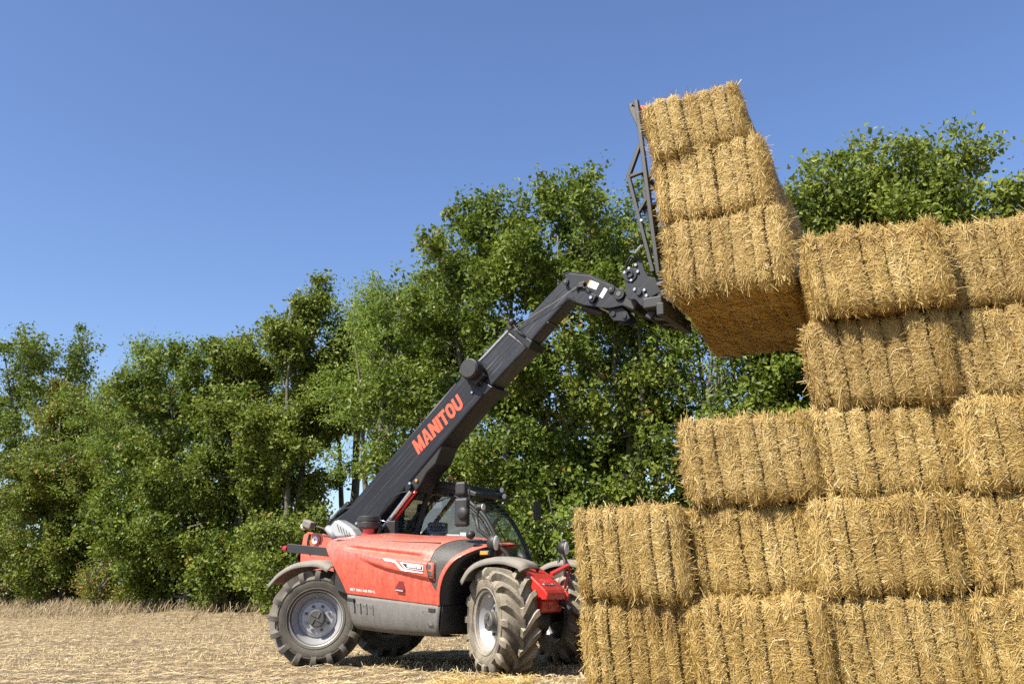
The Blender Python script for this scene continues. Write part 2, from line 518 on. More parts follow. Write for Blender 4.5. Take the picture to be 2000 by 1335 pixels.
# straw shed around the stack and under the machine
n = 7500
xx = rg.uniform(-.9, 4.6, n); yy = 9.75 - (xx - .69) * .342 + rg.gamma(1.3, .55, n) * np.where(xx > .2, -1, rg.choice([-1, 1], n))
zz = .016 * gn(np.stack([xx, yy, xx * 0], -1)) + .020 * gn2(np.stack([xx, yy, xx * 0], -1)) + rg.uniform(0, .03, n)
az = rg.uniform(0, 3.14, n)
D = np.stack([np.cos(az), np.sin(az), rg.normal(.05, .2, n)], -1); N = np.stack([rg.normal(0, .4, n), rg.normal(-.3, .4, n), np.ones(n)], -1)
V, F, T = strips(np.stack([xx, yy, zz], -1), D, N, rg.gamma(4, .035, n) + .04, rg.uniform(.004, .009, n), rg.normal(0, .012, n), np.clip(rg.normal(.6, .25, n), 0, 1))
tag(obj('shed_straw', np_mesh('shed_straw', V, F, M['straw'], tint=T)), 'golden straw shed on the ground at the foot of the stack', 'straw', kind='stuff')

# short upright stubble
n = 16000
yy = 8.0 + 22 * rg.random(n) ** 1.3
xx = (rg.random(n) * 2 - 1) * (yy * .62) - .12 * yy
keep = (row_dist(xx, yy) < -2.2) & (gn(np.stack([xx * .5, yy * .5, xx * 0], -1)) > -.2)
xx, yy = xx[keep], yy[keep]; n = len(xx)
D = np.stack([rg.normal(0, .5, n), rg.normal(0, .5, n), np.ones(n)], -1)
N = np.stack([rg.normal(0, .3, n), -np.ones(n), rg.normal(0, .3, n)], -1)
L = rg.uniform(.03, .10, n)
V, F, T = strips(np.stack([xx, yy, ground_z(xx, yy) + L * .4 - .01], -1), D, N, L, rg.uniform(.005, .009, n), rg.normal(0, .004, n), np.clip(rg.normal(.55, .22, n), 0, 1))
tag(obj('stubble', np_mesh('stubble', V, F, M['stubble'], tint=T)), 'short cut stubble standing in the field', 'stubble', kind='stuff')

# rough dry grass along the foot of the trees
n = 42000
t = rg.uniform(-14, 36, n); off = -4.6 + 6.0 * rg.random(n) ** .8
X = ROW_P[0] + ROW_D[0] * t + ROW_N[0] * off; Y = ROW_P[1] + ROW_D[1] * t + ROW_N[1] * off
den = np.clip((off + 4.6) / 1.6, .12, 1) * np.clip(.45 + .75 * gn(np.stack([X * .8, Y * .8, X * 0], -1)), .08, 1)
keep = rg.random(n) < den
X, Y, off = X[keep], Y[keep], off[keep]; n = len(X)
D = np.stack([rg.normal(.30, .45, n), rg.normal(0, .45, n), np.ones(n)], -1)
N = np.stack([rg.normal(0, .4, n), -np.ones(n), rg.normal(0, .3, n)], -1)
L = rg.uniform(.10, .42, n) * np.clip(.45 + .25 * (off + 4.6), .35, 1.1)
V, F, T = strips(np.stack([X, Y, ground_z(X, Y) + L * .42], -1), D, N, L, rg.uniform(.008, .016, n), rg.normal(.03, .03, n), np.clip(rg.normal(.5, .25, n), 0, 1))
tag(obj('verge_grass', np_mesh('verge_grass', V, F, M['drygrass'], tint=T)), 'tall dry bleached grass along the foot of the trees', 'grass', kind='stuff')
# ------------------------------------------------------------------ trees
def make_tree(name, x, y, h, r, species, seed, label, cat='tree', group='trees in the hedgerow', stems=1, low=.06, leaves=26000, autumn=.03, leaf=.115, spread=1.0, gap=0.0, top_w=.55):
    g = np.random.default_rng(seed)
    z0 = float(ground_z(x, y)) - .05
    root = empty(name, None, (x, y, z0))
    tag(root, label, cat, group)
    wood = MB(); anchors = []          # anchors: (point, outward dir)
    def profile(f):                    # crown half width by height fraction
        lowp = np.clip((f - low + .10) / .16, .35, 1)
        return lowp * np.interp(f, [0, .25, .5, .75, .92, 1.0], [.80, .95, 1.0, .90, top_w * 1.3, .42]) * r
    stem_paths = []
    for s in range(stems):
        a = 2 * math.pi * s / stems + g.uniform(0, 1.2)
        lean = (.10 if stems == 1 else (.55 if s else .15)) * r * g.uniform(.6, 1.1)
        hh = h * (g.uniform(.93, .97) if s == 0 else g.uniform(.78, .93))
        base = np.array([math.cos(a), math.sin(a), 0]) * (.0 if stems == 1 else .12)
        P = [base + np.array([math.cos(a) * lean * (k / 7) ** 1.2 + g.normal(0, .05), math.sin(a) * lean * (k / 7) ** 1.2 + g.normal(0, .05), hh * k / 7]) for k in range(8)]
        P[0][2] = -.1
        r0 = (.10 + .012 * h) * (1 if stems == 1 else .55)
        path = catmull(P, 16)
        wood.tube(path, [r0 * (1 - .9 * k / 15) * (1.35 if k == 0 else 1) + .008 for k in range(16)], 8)
        stem_paths.append((path, hh, r0))
    nl = int(46 * (h / 10) ** .7)
    for i in range(nl):
        path, hh, r0 = stem_paths[i % stems]
        f = low + (.96 - low) * ((i + g.uniform(.1, .9)) / nl) ** .9
        k = f * 15; ki = min(int(k), 14); p0 = path[ki] + (path[ki + 1] - path[ki]) * (k - ki)
        a = i * 2.39996 + g.normal(0, .35)
        # the limb runs to a point on the crown's envelope
        fe = min(1.0, f + g.uniform(.02, .16) + (.06 if f > .7 else 0))
        re = profile(fe) * g.choice([.55, .8, 1.0, 1.0, 1.15, 1.3]) * g.uniform(.9, 1.08)
        if gap and abs(f - .33) < .22 and g.random() < gap: re *= .35
        ctr = path[min(int(min(fe, .99) * 15), 15)] * np.array([.55, .55, 0])
        p3 = ctr + np.array([math.cos(a) * re, math.sin(a) * re * spread, fe * hh * g.uniform(.97, 1.03)])
        d = p3 - p0; ln = np.linalg.norm(d)
        mid = p0 + d * .5 + np.array([0, 0, -.06 * ln]) + g.normal(0, .06 * ln, 3)
        lp = catmull([p0, mid, p3], 7)
        rb = max(.012, r0 * .42 * (1 - f) + .012)
        wood.tube(lp, [rb * (1 - .8 * q / 6) for q in range(7)], 5, caps=False)
        ns = max(5, int(4.5 * ln + 4))
        for q in range(ns):
            u = .28 + .72 * (q + g.random()) / ns
            kk = u * 6; kj = min(int(kk), 5); b0 = lp[kj] + (lp[kj + 1] - lp[kj]) * (kk - kj)
            dr = d / (ln + 1e-6) * .6 + g.normal(0, .62, 3) + np.array([0, 0, .25])
            dr /= np.linalg.norm(dr)
            bl = g.uniform(.35, .95) * (.5 + .5 * r / 2.2)
            b1 = b0 + dr * bl
            if g.random() < .75: wood.tube([b0, (b0 + b1) / 2 + g.normal(0, .03, 3), b1], [.011, .008, .004], 3, caps=False)
            for w in (.35, .7, 1.0):
                anchors.append(np.r_[b0 + (b1 - b0) * w, dr])
    A = np.array(anchors)
    # the anchors become leaf clumps of uneven size
    nA = len(A)
    wts = g.gamma(.75, 1.0, nA); wts /= wts.sum()
    idx = g.choice(nA, leaves, p=wts)
    rad = g.uniform(.10, .24, nA)
    C = A[idx, :3] + np.clip(g.normal(0, 1, (leaves, 3)), -2.1, 2.1) * rad[idx][:, None] * np.array([1, 1, .8])
    C = C[C[:, 2] > .12]; n = len(C); idx = idx[:n]
    D = g.normal(0, 1, (n, 3)) + A[idx, 3:] * .8 + np.array([0, 0, -.25]); D /= np.linalg.norm(D, axis=1)[:, None]
    N = g.normal(0, .62, (n, 3)) + np.array([-.42, -.48, .62]); S = np.cross(D, N); S /= np.linalg.norm(S, axis=1)[:, None] + 1e-9
    N = np.cross(S, D)
    L = leaf * g.lognormal(0, .26, n); W = L * (g.uniform(.30, .42, n) if species == 'ash' else g.uniform(.55, .80, n))
    Vv = np.empty((n, 4, 3))
    fold = (W * .16)[:, None] * N
    Vv[:, 0] = C - D * (L * .5)[:, None]
    Vv[:, 1] = C + S * (W * .5)[:, None] + fold - D * (L * .05)[:, None]
    Vv[:, 2] = C + D * (L * .5)[:, None] - N * (L * .10)[:, None]
    Vv[:, 3] = C - S * (W * .5)[:, None] + fold - D * (L * .05)[:, None]
    b = np.arange(n)[:, None] * 4
    F = np.concatenate([b + np.array([[0, 1, 2]]), b + np.array([[0, 2, 3]])], 0)
    ct = np.clip(g.normal(.43, .15, nA), .02, .72)
    hue = Noise(seed + 5, .8, 2)(A[:, :3])
    ct = np.where(hue > (9 if autumn < .008 else 1.9 - 7.0 * autumn), np.clip(ct + .46 + g.normal(0, .08, nA), 0, 1), ct)
    T = np.clip(ct[idx] + g.normal(0, .11, n), 0, 1)
    T = np.where((T > .76) & (ct[idx] < .70), .72, T)
    wood.build('trunk', M['bark'], root, smooth=True)
    obj('crown', np_mesh('crown', Vv.reshape(-1, 3), F, M['leaf_' + species], tint=np.concatenate([T, T])), root)
    return root

TREES = [
    # x, y, height, radius, species, label, options
    (-21.2, 41.5, 11.7, 2.7, 'oak', 'dark green tree at the far left end of the row, taller than its neighbour', dict(low=.08, autumn=.01, leaf=.145)),
    (-17.9, 36.3, 8.0, 1.9, 'maple', 'rusty red and brown tinged tree at the left edge of the photo', dict(low=.05, autumn=.21)),
    (-15.3, 36.0, 8.4, 2.0, 'maple', 'olive green leafy tree right of the rusty red tree', dict(wide=1.42, low=.04, autumn=.05)),
    (-13.4, 34.4, 9.5, 1.9, 'ash', 'pale yellow green feathery tree left of the dense dark tree', dict(wide=1.42, low=.22, stems=3, autumn=.02, leaves=22000)),
    (-10.7, 31.6, 8.9, 1.9, 'oak', 'dense dark green tree with branches down to the dry grass', dict(wide=1.42, low=.02, autumn=.01, leaves=34000, leaf=.145)),
    (-8.7, 30.6, 9.6, 1.6, 'maple', 'mid green tree between the dense dark tree and the slender spired tree', dict(wide=1.42, low=.03, autumn=.03)),
    (-5.3, 30.4, 10.0, 1.5, 'maple', 'tree standing behind the slender spired tree and the light open one', dict(low=.60, autumn=.02, leaves=13000)),
    (-2.4, 28.2, 10.3, 1.5, 'ash', 'pale tree standing back between the open tree and the broad bright tree', dict(low=.64, autumn=.01, leaves=12000)),
    (-6.8, 28.7, 10.6, 1.35, 'maple', 'slender tree with yellowish spires rising behind the rear wheel', dict(low=.03, autumn=.06, top_w=.45, wide=1.05)),
    (-3.9, 26.9, 9.9, 1.75, 'ash', 'light green open tree with bare grey stems left of the boom', dict(low=.40, stems=5, autumn=.01, leaves=15000, gap=.9, wide=1.15)),
    (-2.0, 25.8, 8.4, 1.25, 'maple', 'yellowing tree showing above the lower boom', dict(low=.25, autumn=.12, leaves=6500, wide=.95)),
    (-.35, 23.9, 11.1, 2.05, 'oak', 'broad bright green tree behind the upper boom', dict(low=.04, autumn=.015, leaves=38000, leaf=.135)),
    (1.75, 22.6, 11.0, 1.75, 'oak', 'tall green tree behind the elbow of the boom', dict(wide=1.4, low=.10, autumn=.02, leaves=30000, leaf=.135)),
    (3.15, 21.4, 9.6, 1.35, 'maple', 'yellow green tree right behind the carriage holding the bales', dict(low=.22, autumn=.09, leaves=8500, wide=1.05)),
    (4.55, 20.3, 8.2, 1.25, 'ash', 'thin open tree with bare stems below the lifted bales', dict(low=.50, stems=4, autumn=.02, leaves=4800, wide=1.1)),
    (5.85, 19.3, 9.0, 1.0, 'oak', 'dark narrow tree just right of the lifted bales', dict(low=.42, autumn=.001, leaves=12000, wide=1.35)),
    (7.7, 18.9, 8.3, 1.1, 'oak', 'leafy tree filling the gap between the two pointed treetops above the stack', dict(low=.2, autumn=.001, leaves=18000, leaf=.125, wide=1.5)),
    (6.9, 18.5, 9.9, 1.05, 'maple', 'tree with a pointed top left of the tallest one, above the stack', dict(low=.12, autumn=.005, leaves=24000, leaf=.125, wide=1.75)),
    (8.45, 17.4, 9.75, 1.0, 'maple', 'tallest maple tree above the bale stack', dict(low=.12, autumn=.005, leaves=28000, leaf=.125, wide=1.7)),
    (9.75, 16.6, 7.9, .95, 'maple', 'small treetop at the right edge above the stack', dict(low=.12, autumn=.005, leaves=12000, leaf=.125, wide=1.3)),
]
# far hedge beyond the road, seen only through gaps
g = np.random.default_rng(77); n = 9000
t = g.uniform(-60, 70, n); of = g.normal(48, 2.0, n)
zz = .5 + 3.2 * g.random(n) ** .8 * (.75 + .25 * np.sin(t * .45) * np.sin(t * .17 + 1))
C = np.stack([ROW_P[0] + ROW_D[0] * t + ROW_N[0] * of, ROW_P[1] + ROW_D[1] * t + ROW_N[1] * of, zz], -1)
D = g.normal(0, 1, (n, 3)); S = g.normal(0, 1, (n, 3)); D /= np.linalg.norm(D, axis=1)[:, None]; S -= D * (S * D).sum(1)[:, None]; S /= np.linalg.norm(S, axis=1)[:, None]
Vv = np.stack([C - D * .28, C + S * .2, C + D * .28, C - S * .2], 1)
tag(obj('far_hedge', np_mesh('far_hedge', Vv.reshape(-1, 3), np.arange(4 * n).reshape(n, 4), M['leaf_oak'], tint=np.clip(g.normal(.35, .15, n), 0, .7))), 'distant green hedge beyond the road behind the trees', 'hedge', kind='stuff')

for i, (x, y, h, r, sp, lab, kw) in enumerate(TREES):
    kw.setdefault('stems', 3 if sp == 'maple' else 2); kw['leaves'] = int(kw.get('leaves', 26000) * 1.75); kw['leaf'] = kw.get('leaf', .125) * .90
    make_tree('ash_tree' if sp == 'ash' else ('oak_tree' if sp == 'oak' else 'maple_tree'), x, y, h + .25, r * kw.pop('wide', 1.28), sp, 100 + i, lab, **kw)
make_tree('shrub', -14.2, 32.6, 1.5, .9, 'ash', 301, 'low yellow green shrub in the dry grass below the pale tree', 'shrub', 'shrubs in the hedgerow', stems=4, low=.05, leaves=2600, autumn=.10, leaf=.115)
make_tree('shrub', -17.0, 35.6, 2.6, 1.3, 'oak', 302, 'dark bush at the foot of the olive green tree', 'shrub', 'shrubs in the hedgerow', stems=4, low=.05, leaves=6000, autumn=.01)
make_tree('shrub', -6.7, 27.2, 2.6, 1.3, 'maple', 303, 'leafy bush behind the rear fender of the telehandler', 'shrub', 'shrubs in the hedgerow', stems=4, low=.05, leaves=7000, autumn=.03)
make_tree('shrub', 1.4, 21.0, 3.4, 1.3, 'oak', 304, 'dark bush behind the cab, left of the bale stack', 'shrub', 'shrubs in the hedgerow', stems=4, low=.05, leaves=8000, autumn=.01)
make_tree('shrub', -20.9, 38.0, 2.6, 1.4, 'oak', 305, 'dark bush at the left edge of the photo, in the dry grass', 'shrub', 'shrubs in the hedgerow', stems=4, low=.05, leaves=6500, autumn=.02)
make_tree('shrub', -12.2, 33.6, 2.4, 1.2, 'maple', 306, 'leafy bush between the pale tree and the dense dark tree', 'shrub', 'shrubs in the hedgerow', stems=4, low=.05, leaves=6500, autumn=.03)
make_tree('shrub', -9.0, 29.6, 2.4, 1.2, 'oak', 307, 'bush at the foot of the mid green tree, left of the rear wheel', 'shrub', 'shrubs in the hedgerow', stems=4, low=.05, leaves=6500, autumn=.02)
# ------------------------------------------------------------------ straw bales
BW, BH, BL = 1.26, .90, 2.30        # width, height, length of the master bales
SHEAR = -.075                        # bales settle sideways a little

class BaleShape:
    def __init__(s, seed):
        g = np.random.default_rng(seed); s.g = g
        s.sx = (np.arange(6) - 2.5) * .192 + g.normal(0, .018, 6)      # twine positions across the width
        s.n1 = Noise(seed + 1, 3.2, 3); s.n2 = Noise(seed + 2, 17, 2)
        s.amp = g.uniform(.6, 1.25, 7)
    def surf(s, P):
        """points on the sharp box -> displaced rounded surface, normal"""
        h = np.array([BW / 2, BL / 2, BH / 2]); r = .125
        q = np.clip(P, -(h - r), h - r); d = P - q
        N = d / (np.linalg.norm(d, axis=-1, keepdims=True) + 1e-9)
        B = q + N * r
        wob = s.sx[None, :] + .010 * np.sin(B[..., None, 2].reshape(-1, 1) * 9 + np.arange(6) * 2.1)
        dx = np.abs(B.reshape(-1, 3)[:, :1] - wob)
        dn = dx.min(1).reshape(B.shape[:-1])
        rib = np.clip(np.searchsorted(s.sx, B[..., 0].ravel()).reshape(B.shape[:-1]), 0, 6)
        side = 1 - np.abs(N[..., 0]) ** 2
        s.dn = dn
        ed = np.concatenate([[-BW / 2 - .05], s.sx, [BW / 2 + .05]])
        fr = np.clip((B[..., 0] - ed[rib]) / (ed[rib + 1] - ed[rib]), 0, 1)
        hump = np.abs(np.sin(np.pi * fr)) ** 1.05
        g = (.108 * s.amp[rib] * hump - .074) * side
        g = g * np.where(np.abs(N[..., 1]) > .5, 1.0, .30)
        g = g + .024 * s.n1(B) + .006 * s.n2(B)
        return B + N * g[..., None], N
    def lean(s, P):
        P = P.copy(); P[..., 0] += SHEAR * (P[..., 2]); return P

def make_bale(seed):
    b = BaleShape(seed); g = b.g
    # core
    mb_v = []; mb_f = []; base = 0
    def face(ax, sg, nu, nv):
        nonlocal base
        ua, va = [i for i in range(3) if i != ax]
        h = np.array([BW / 2, BL / 2, BH / 2])
        U, Vv = np.meshgrid(np.linspace(-h[ua], h[ua], nu), np.linspace(-h[va], h[va], nv), indexing='ij')
        P = np.zeros((nu, nv, 3)); P[..., ua] = U; P[..., va] = Vv; P[..., ax] = sg * h[ax]
        S, _ = b.surf(P); S = b.lean(S)
        I = np.arange(nu * nv).reshape(nu, nv) + base
        Fq = np.stack([I[:-1, :-1], I[1:, :-1], I[1:, 1:], I[:-1, 1:]], -1).reshape(-1, 4)
        flip = (sg > 0) != (ax == 1)
        mb_v.append(S.reshape(-1, 3)); mb_f.append(Fq if flip else Fq[:, ::-1]); base += nu * nv
    face(1, -1, 90, 44); face(1, 1, 60, 24); face(0, -1, 40, 28); face(0, 1, 40, 28); face(2, -1, 70, 40); face(2, 1, 70, 40)
    core = np_mesh('bale', np.concatenate(mb_v), np.concatenate(mb_f), M['core'], smooth=True)
    # straw
    h = np.array([BW / 2, BL / 2, BH / 2]); vs = []; fs = []; ts = []; off = 0
    def scatter(ax, sg, n, mode, lo=(-1, -1), hi=(1, 1)):
        nonlocal off
        ua, va = [i for i in range(3) if i != ax]
        P = np.zeros((n, 3)); P[:, ua] = g.uniform(lo[0], hi[0], n) * h[ua]; P[:, va] = g.uniform(lo[1], hi[1], n) * h[va]; P[:, ax] = sg * h[ax]
        S, N = b.surf(P)
        if mode == 'end':
            ok = g.random(n) < np.clip((b.dn - .004) / .045, .11, 1)
            S, N, P, dn = S[ok], N[ok], P[ok], b.dn[ok]; n = len(S)
        e1 = np.zeros((n, 3)); e1[:, ua] = 1; e2 = np.zeros((n, 3)); e2[:, va] = 1
        clump = b.n1(S * 2.2) * .9                                   # neighbouring straws lie alike
        if mode == 'end':
            edge = np.abs(P[:, 0]) > BW * .40
            an = np.where(edge, g.normal(1.35, .55, n), np.where(g.random(n) < .55, g.normal(.1, .55, n) + clump, g.uniform(0, 3.14, n)))
            an = an * np.where(g.random(n) < .5, 1, -1)
            L = g.gamma(3, .044, n) + .03; lift = np.abs(g.normal(0, .085, n))
            L = np.where(g.random(n) < .08, L, np.minimum(L, np.maximum(.03, 1.4 * (dn + .024) / (np.abs(np.cos(an)) + .12))))
        elif mode == 'cut':
            an = g.normal(0, .5, n) * np.where(g.random(n) < .3, 2.5, 1) + clump * .4
            L = g.gamma(4, .024, n) + .02; lift = np.abs(g.normal(0, .26 if sg < 0 and ax == 2 else .13, n))
        else:
            an = g.uniform(0, 3.14, n); L = g.gamma(4, .024, n) + .03; lift = np.abs(g.normal(0, .20, n))
        T = e1 * np.cos(an)[:, None] + e2 * np.sin(an)[:, None]
        T -= N * (T * N).sum(1)[:, None]
        D = T + N * lift[:, None]
        if mode == 'end':                                            # loose ends droop
            D[:, 2] -= .12
        NN = N + g.normal(0, .28, (n, 3))
        Wd = g.uniform(.0028, .0066, n) if mode == 'end' else g.uniform(.0038, .0085, n)
        tint = np.clip(g.normal(.53, .21, n) + .10 * b.n2(S * .3), 0, 1)
        V, F, T2 = strips(b.lean(S + N * .004), D, NN, L, Wd, g.normal(.004, .010, n), tint)
        vs.append(V); fs.append(F + off); ts.append(T2); off += len(V)
    scatter(1, -1, 18500, 'end')
    scatter(0, -1, 3800, 'cut'); scatter(0, 1, 3800, 'cut')
    scatter(2, -1, 4500, 'cut'); scatter(2, 1, 3500, 'side')
    scatter(1, 1, 1200, 'side')
    # shaggy fringe along the edges of the visible end
    n = 850
    k = g.integers(0, 4, n); u = g.uniform(-1, 1, n)
    P = np.zeros((n, 3)); P[:, 1] = -h[1] * g.uniform(.93, 1.0, n)
    P[:, 0] = np.where(k < 2, np.where(k == 0, -1, 1) * h[0], u * h[0]); P[:, 2] = np.where(k < 2, u * h[2], np.where(k == 2, -1, 1) * h[2])
    S, N = b.surf(P)
    D = N * g.uniform(.2, 1.0, n)[:, None] + g.normal(0, .7, (n, 3)); D[:, 2] -= .15
    V, F, T2 = strips(b.lean(S + N * .02), D, N + g.normal(0, .7, (n, 3)), g.gamma(4, .026, n) + .02, g.uniform(.0035, .007, n), g.normal(0, .012, n), np.clip(g.normal(.6, .2, n), 0, 1))
    vs.append(V); fs.append(F + off); ts.append(T2); off += len(V)
    straw = np_mesh('straw', np.concatenate(vs), np.concatenate(fs), M['straw'], tint=np.concatenate(ts))
    # twine loops (each runs round the length of the bale)
    tw = []
    for x in b.sx:
        m = 26; ring = []
        for q in np.linspace(-1, 1, m): ring.append((x, -h[1], q * h[2]))
        for q in np.linspace(-1, 1, m)[1:]: ring.append((x, q * h[1], h[2]))
        for q in np.linspace(1, -1, m)[1:]: ring.append((x, h[1], q * h[2]))
        for q in np.linspace(1, -1, m)[1:-1]: ring.append((x, q * h[1], -h[2]))
        P = np.array(ring); P[:, 0] += .010 * np.sin(P[:, 2] * 9 + np.argmin(np.abs(b.sx - x)) * 2.1)
        S, N = b.surf(P); S = b.lean(S + N * .012)
        t = MB(); t.tube([*S, S[0]], .0050, 4, caps=False)
        me = bpy.data.meshes.new('twine'); me.from_pydata(t.v, [], t.f); me.materials.append(M['twine']); tw.append(me)
    return core, straw, tw

BALES = [make_bale(500 + 10 * i) for i in range(5)]

def place_bale(var, M4, scale, label, group):
    core, straw, tw = BALES[var]
    o = obj('straw_bale', core); o.matrix_world = M4 @ Matrix.Diagonal((*scale, 1))
    tag(o, label, 'bale', group)
    s = obj('straw', straw, o); s['kind'] = 'stuff'
    for m in tw: obj('twine', m, o)
    return o

# the stack: left end, right end, bottom, top, how far it stands out towards the camera
SP = Vector((.6855, 9.8213, 0)); SPH = .3298; STI = .0175
def stack_bale(s0, s1, z0, z1, out, var, label, yaw=0.0, roll=0.0):
    stack_bale.k += 1
    rot = Matrix.Rotation(-SPH, 4, 'Z') @ Matrix.Rotation(-STI, 4, 'Y')
    c = Vector(((s0 + s1) / 2, BL / 2 - out + .03, (z0 + z1) / 2 - .016))
    m = Matrix.Translation(SP) @ rot @ Matrix.Translation(c) @ Matrix.Rotation(R_(yaw), 4, 'Z') @ Matrix.Rotation(R_(roll) + (math.pi if stack_bale.k % 2 else 0), 4, 'Y')
    return place_bale(var, m, ((s1 - s0) / BW * .985, 1, (z1 - z0) / BH * .955), label, 'straw bales in the stack')

stack_bale.k = 0
Z = [-.02, .905, 1.815, 2.69, 3.58, 4.46]
stack_bale(.03, 1.13, Z[0], Z[1], 0.02, 0, 'leftmost straw bale of the bottom row, standing on the ground', 1.0)
stack_bale(1.13, 2.42, Z[0], Z[1], 0.10, 1, 'second straw bale from the left in the bottom row', -.8)
stack_bale(2.42, 3.66, Z[0], Z[1], 0.00, 2, 'third straw bale from the left in the bottom row', .6)
stack_bale(3.66, 4.92, Z[0], Z[1], 0.07, 3, 'straw bale in the bottom right corner of the photo', -.6)
stack_bale(.03, 1.16, Z[1], Z[2], 0.12, 4, 'leftmost straw bale of the second row, beside the front wheel', -.8, .4)
stack_bale(1.15, 2.38, Z[1], Z[2], -0.02, 3, 'second straw bale from the left in the second row up', .8, -.5)
stack_bale(2.38, 3.68, Z[1], Z[2], 0.06, 0, 'third straw bale from the left in the second row up', -.6, .4)
stack_bale(3.68, 4.95, Z[1], Z[2], 0.00, 1, 'rightmost straw bale of the second row up, cut by the photo edge', .7)
stack_bale(1.17, 2.48, Z[2], Z[3], 0.07, 2, 'leftmost straw bale of the third row, with its left end open to the air', .9, -.4)
stack_bale(2.48, 3.77, Z[2], Z[3], -0.02, 4, 'middle straw bale of the third row up', -.9, .4)
stack_bale(3.77, 5.05, Z[2], Z[3], 0.08, 0, 'rightmost straw bale of the third row up, cut by the photo edge', .4)
stack_bale(2.50, 3.82, Z[3], Z[4], 0.08, 1, 'left straw bale of the fourth row, right of the lifted load', -.8, .3)
stack_bale(3.80, 5.10, Z[3], Z[4], -0.03, 2, 'right straw bale of the fourth row, at the photo edge', .8, -.4)
stack_bale(2.55, 3.86, Z[4], Z[5], 0.34, 3, 'left straw bale of the top row, standing out and shading its neighbour', .6, -.6)
stack_bale(3.86, 5.15, Z[4], Z[5], -0.02, 4, 'right straw bale of the top row, set back in the shade of its neighbour', -.5, .3)

# the three bales held up by the telehandler, in the machine's own axes
MO = Vector((-2.1546, 13.912, 0)); MTH = .52
MACH = Matrix.Translation(MO) @ Matrix.Rotation(-MTH, 4, 'Z')
def held_bale(x0, x1, z0, z1, var, label, yaw, roll=0.0, y0=-1.20):
    m = MACH @ Matrix.Translation(((x0 + x1) / 2, y0, (z0 + z1) / 2)) @ Matrix.Rotation(R_(yaw), 4, 'Z') @ Matrix.Rotation(R_(-4.2), 4, 'X') @ Matrix.Rotation(R_(roll), 4, 'Y') @ Matrix.Translation((0, BL * .57, 0))
    return place_bale(var, m, ((x1 - x0) / BW, 1.14, (z1 - z0) / BH), label, 'straw bales lifted by the telehandler')
held_bale(5.25, 6.66, 4.27, 5.20, 0, 'lowest of the three lifted straw bales, its brown underside showing', 4.8, .8)
held_bale(5.20, 6.50, 5.20, 6.13, 2, 'middle one of the three straw bales held in the air', 3.0, -.5)
held_bale(5.15, 6.29, 6.06, 6.82, 4, 'topmost straw bale of the lifted load, against the blue sky', 3.5, -4.0)
# ------------------------------------------------------------------ telehandler
TH = empty('telehandler', None)
TH.matrix_world = MACH
tag(TH, 'red and charcoal telehandler with raised boom lifting three straw bales', 'telehandler')

# ---- lettering (heavy slanted capitals drawn as polygons, unit height)
def arc(cx, cy, rx, ry, a0, a1, n=8):
    return [(cx + rx * math.cos(R_(a0 + (a1 - a0) * i / n)), cy + ry * math.sin(R_(a0 + (a1 - a0) * i / n))) for i in range(n + 1)]
def letters():
    s = .27
    L = {}
    L['M'] = (1.0, [[(0, 0), (s, 0), (s, .52), (.42, 0), (.58, 0), (1 - s, .52), (1 - s, 0), (1, 0), (1, 1), (.74, 1), (.50, .48), (.26, 1), (0, 1)]])
    L['A'] = (.92, [[(0, 0), (s, 0), (.33, .20), (.59, .20), (.65, 0), (.92, 0), (.63, 1), (.29, 1)], ])
    L['N'] = (.88, [[(0, 0), (s, 0), (s, .50), (.88 - s, 0), (.88, 0), (.88, 1), (.88 - s, 1), (.88 - s, .50), (s, 1), (0, 1)]])
    L['I'] = (s, [[(0, 0), (s, 0), (s, 1), (0, 1)]])
    L['T'] = (.78, [[(.39 - s / 2, 0), (.39 + s / 2, 0), (.39 + s / 2, .77), (.78, .77), (.78, 1), (0, 1), (0, .77), (.39 - s / 2, .77)]])
    o = arc(.42, .34, .42, .34, 180, 360) + arc(.42, .66, .42, .34, 0, 180)
    i = arc(.42, .36, .15, .15, 180, 360) + arc(.42, .64, .15, .15, 0, 180)
    n = len(o); O = [[o[k], o[(k + 1) % n], i[(k + 1) % n], i[k]] for k in range(n)]
    L['O'] = (.84, O)
    bo = arc(.42, .34, .42, .34, 180, 360); bi = arc(.42, .36, .15, .15, 180, 360)
    U = [[bo[k], bo[k + 1], bi[k + 1], bi[k]] for k in range(len(bo) - 1)] + [[(0, .34), (s, .36), (s, 1), (0, 1)], [(.84 - s, .36), (.84, .34), (.84, 1), (.84 - s, 1)]]
    L['U'] = (.84, U)
    return L
LET = letters()
def word_polys(word, slant=.16, gap=.075, split=False):
    x = 0; out = []
    for ch in word:
        w, polys = LET[ch]
        if ch == 'A':
            polys = [[(0, 0), (.27, 0), (.33, .20), (.36, .34), (.46, .78), (.46, 1), (.29, 1)], [(.65, 0), (.92, 0), (.63, 1), (.46, 1), (.46, .78), (.56, .34), (.59, .20)], [(.33, .20), (.59, .20), (.56, .36), (.36, .36)]]
        for p in polys: out.append([(x + px + slant * py, py) for px, py in p])
        x += w + gap
    return out, x - gap + slant
def word_mesh(name, word, fn, mat, parent, width, height, depth=(0, -.003, 0)):
    """fn maps text plane (0..width, 0..height) to a point"""
    polys, w = word_polys(word); m = MB()
    for p in polys:
        m.extrude([fn(px / w * width, py * height) for px, py in p], depth)
    return m.build(name, mat, parent)

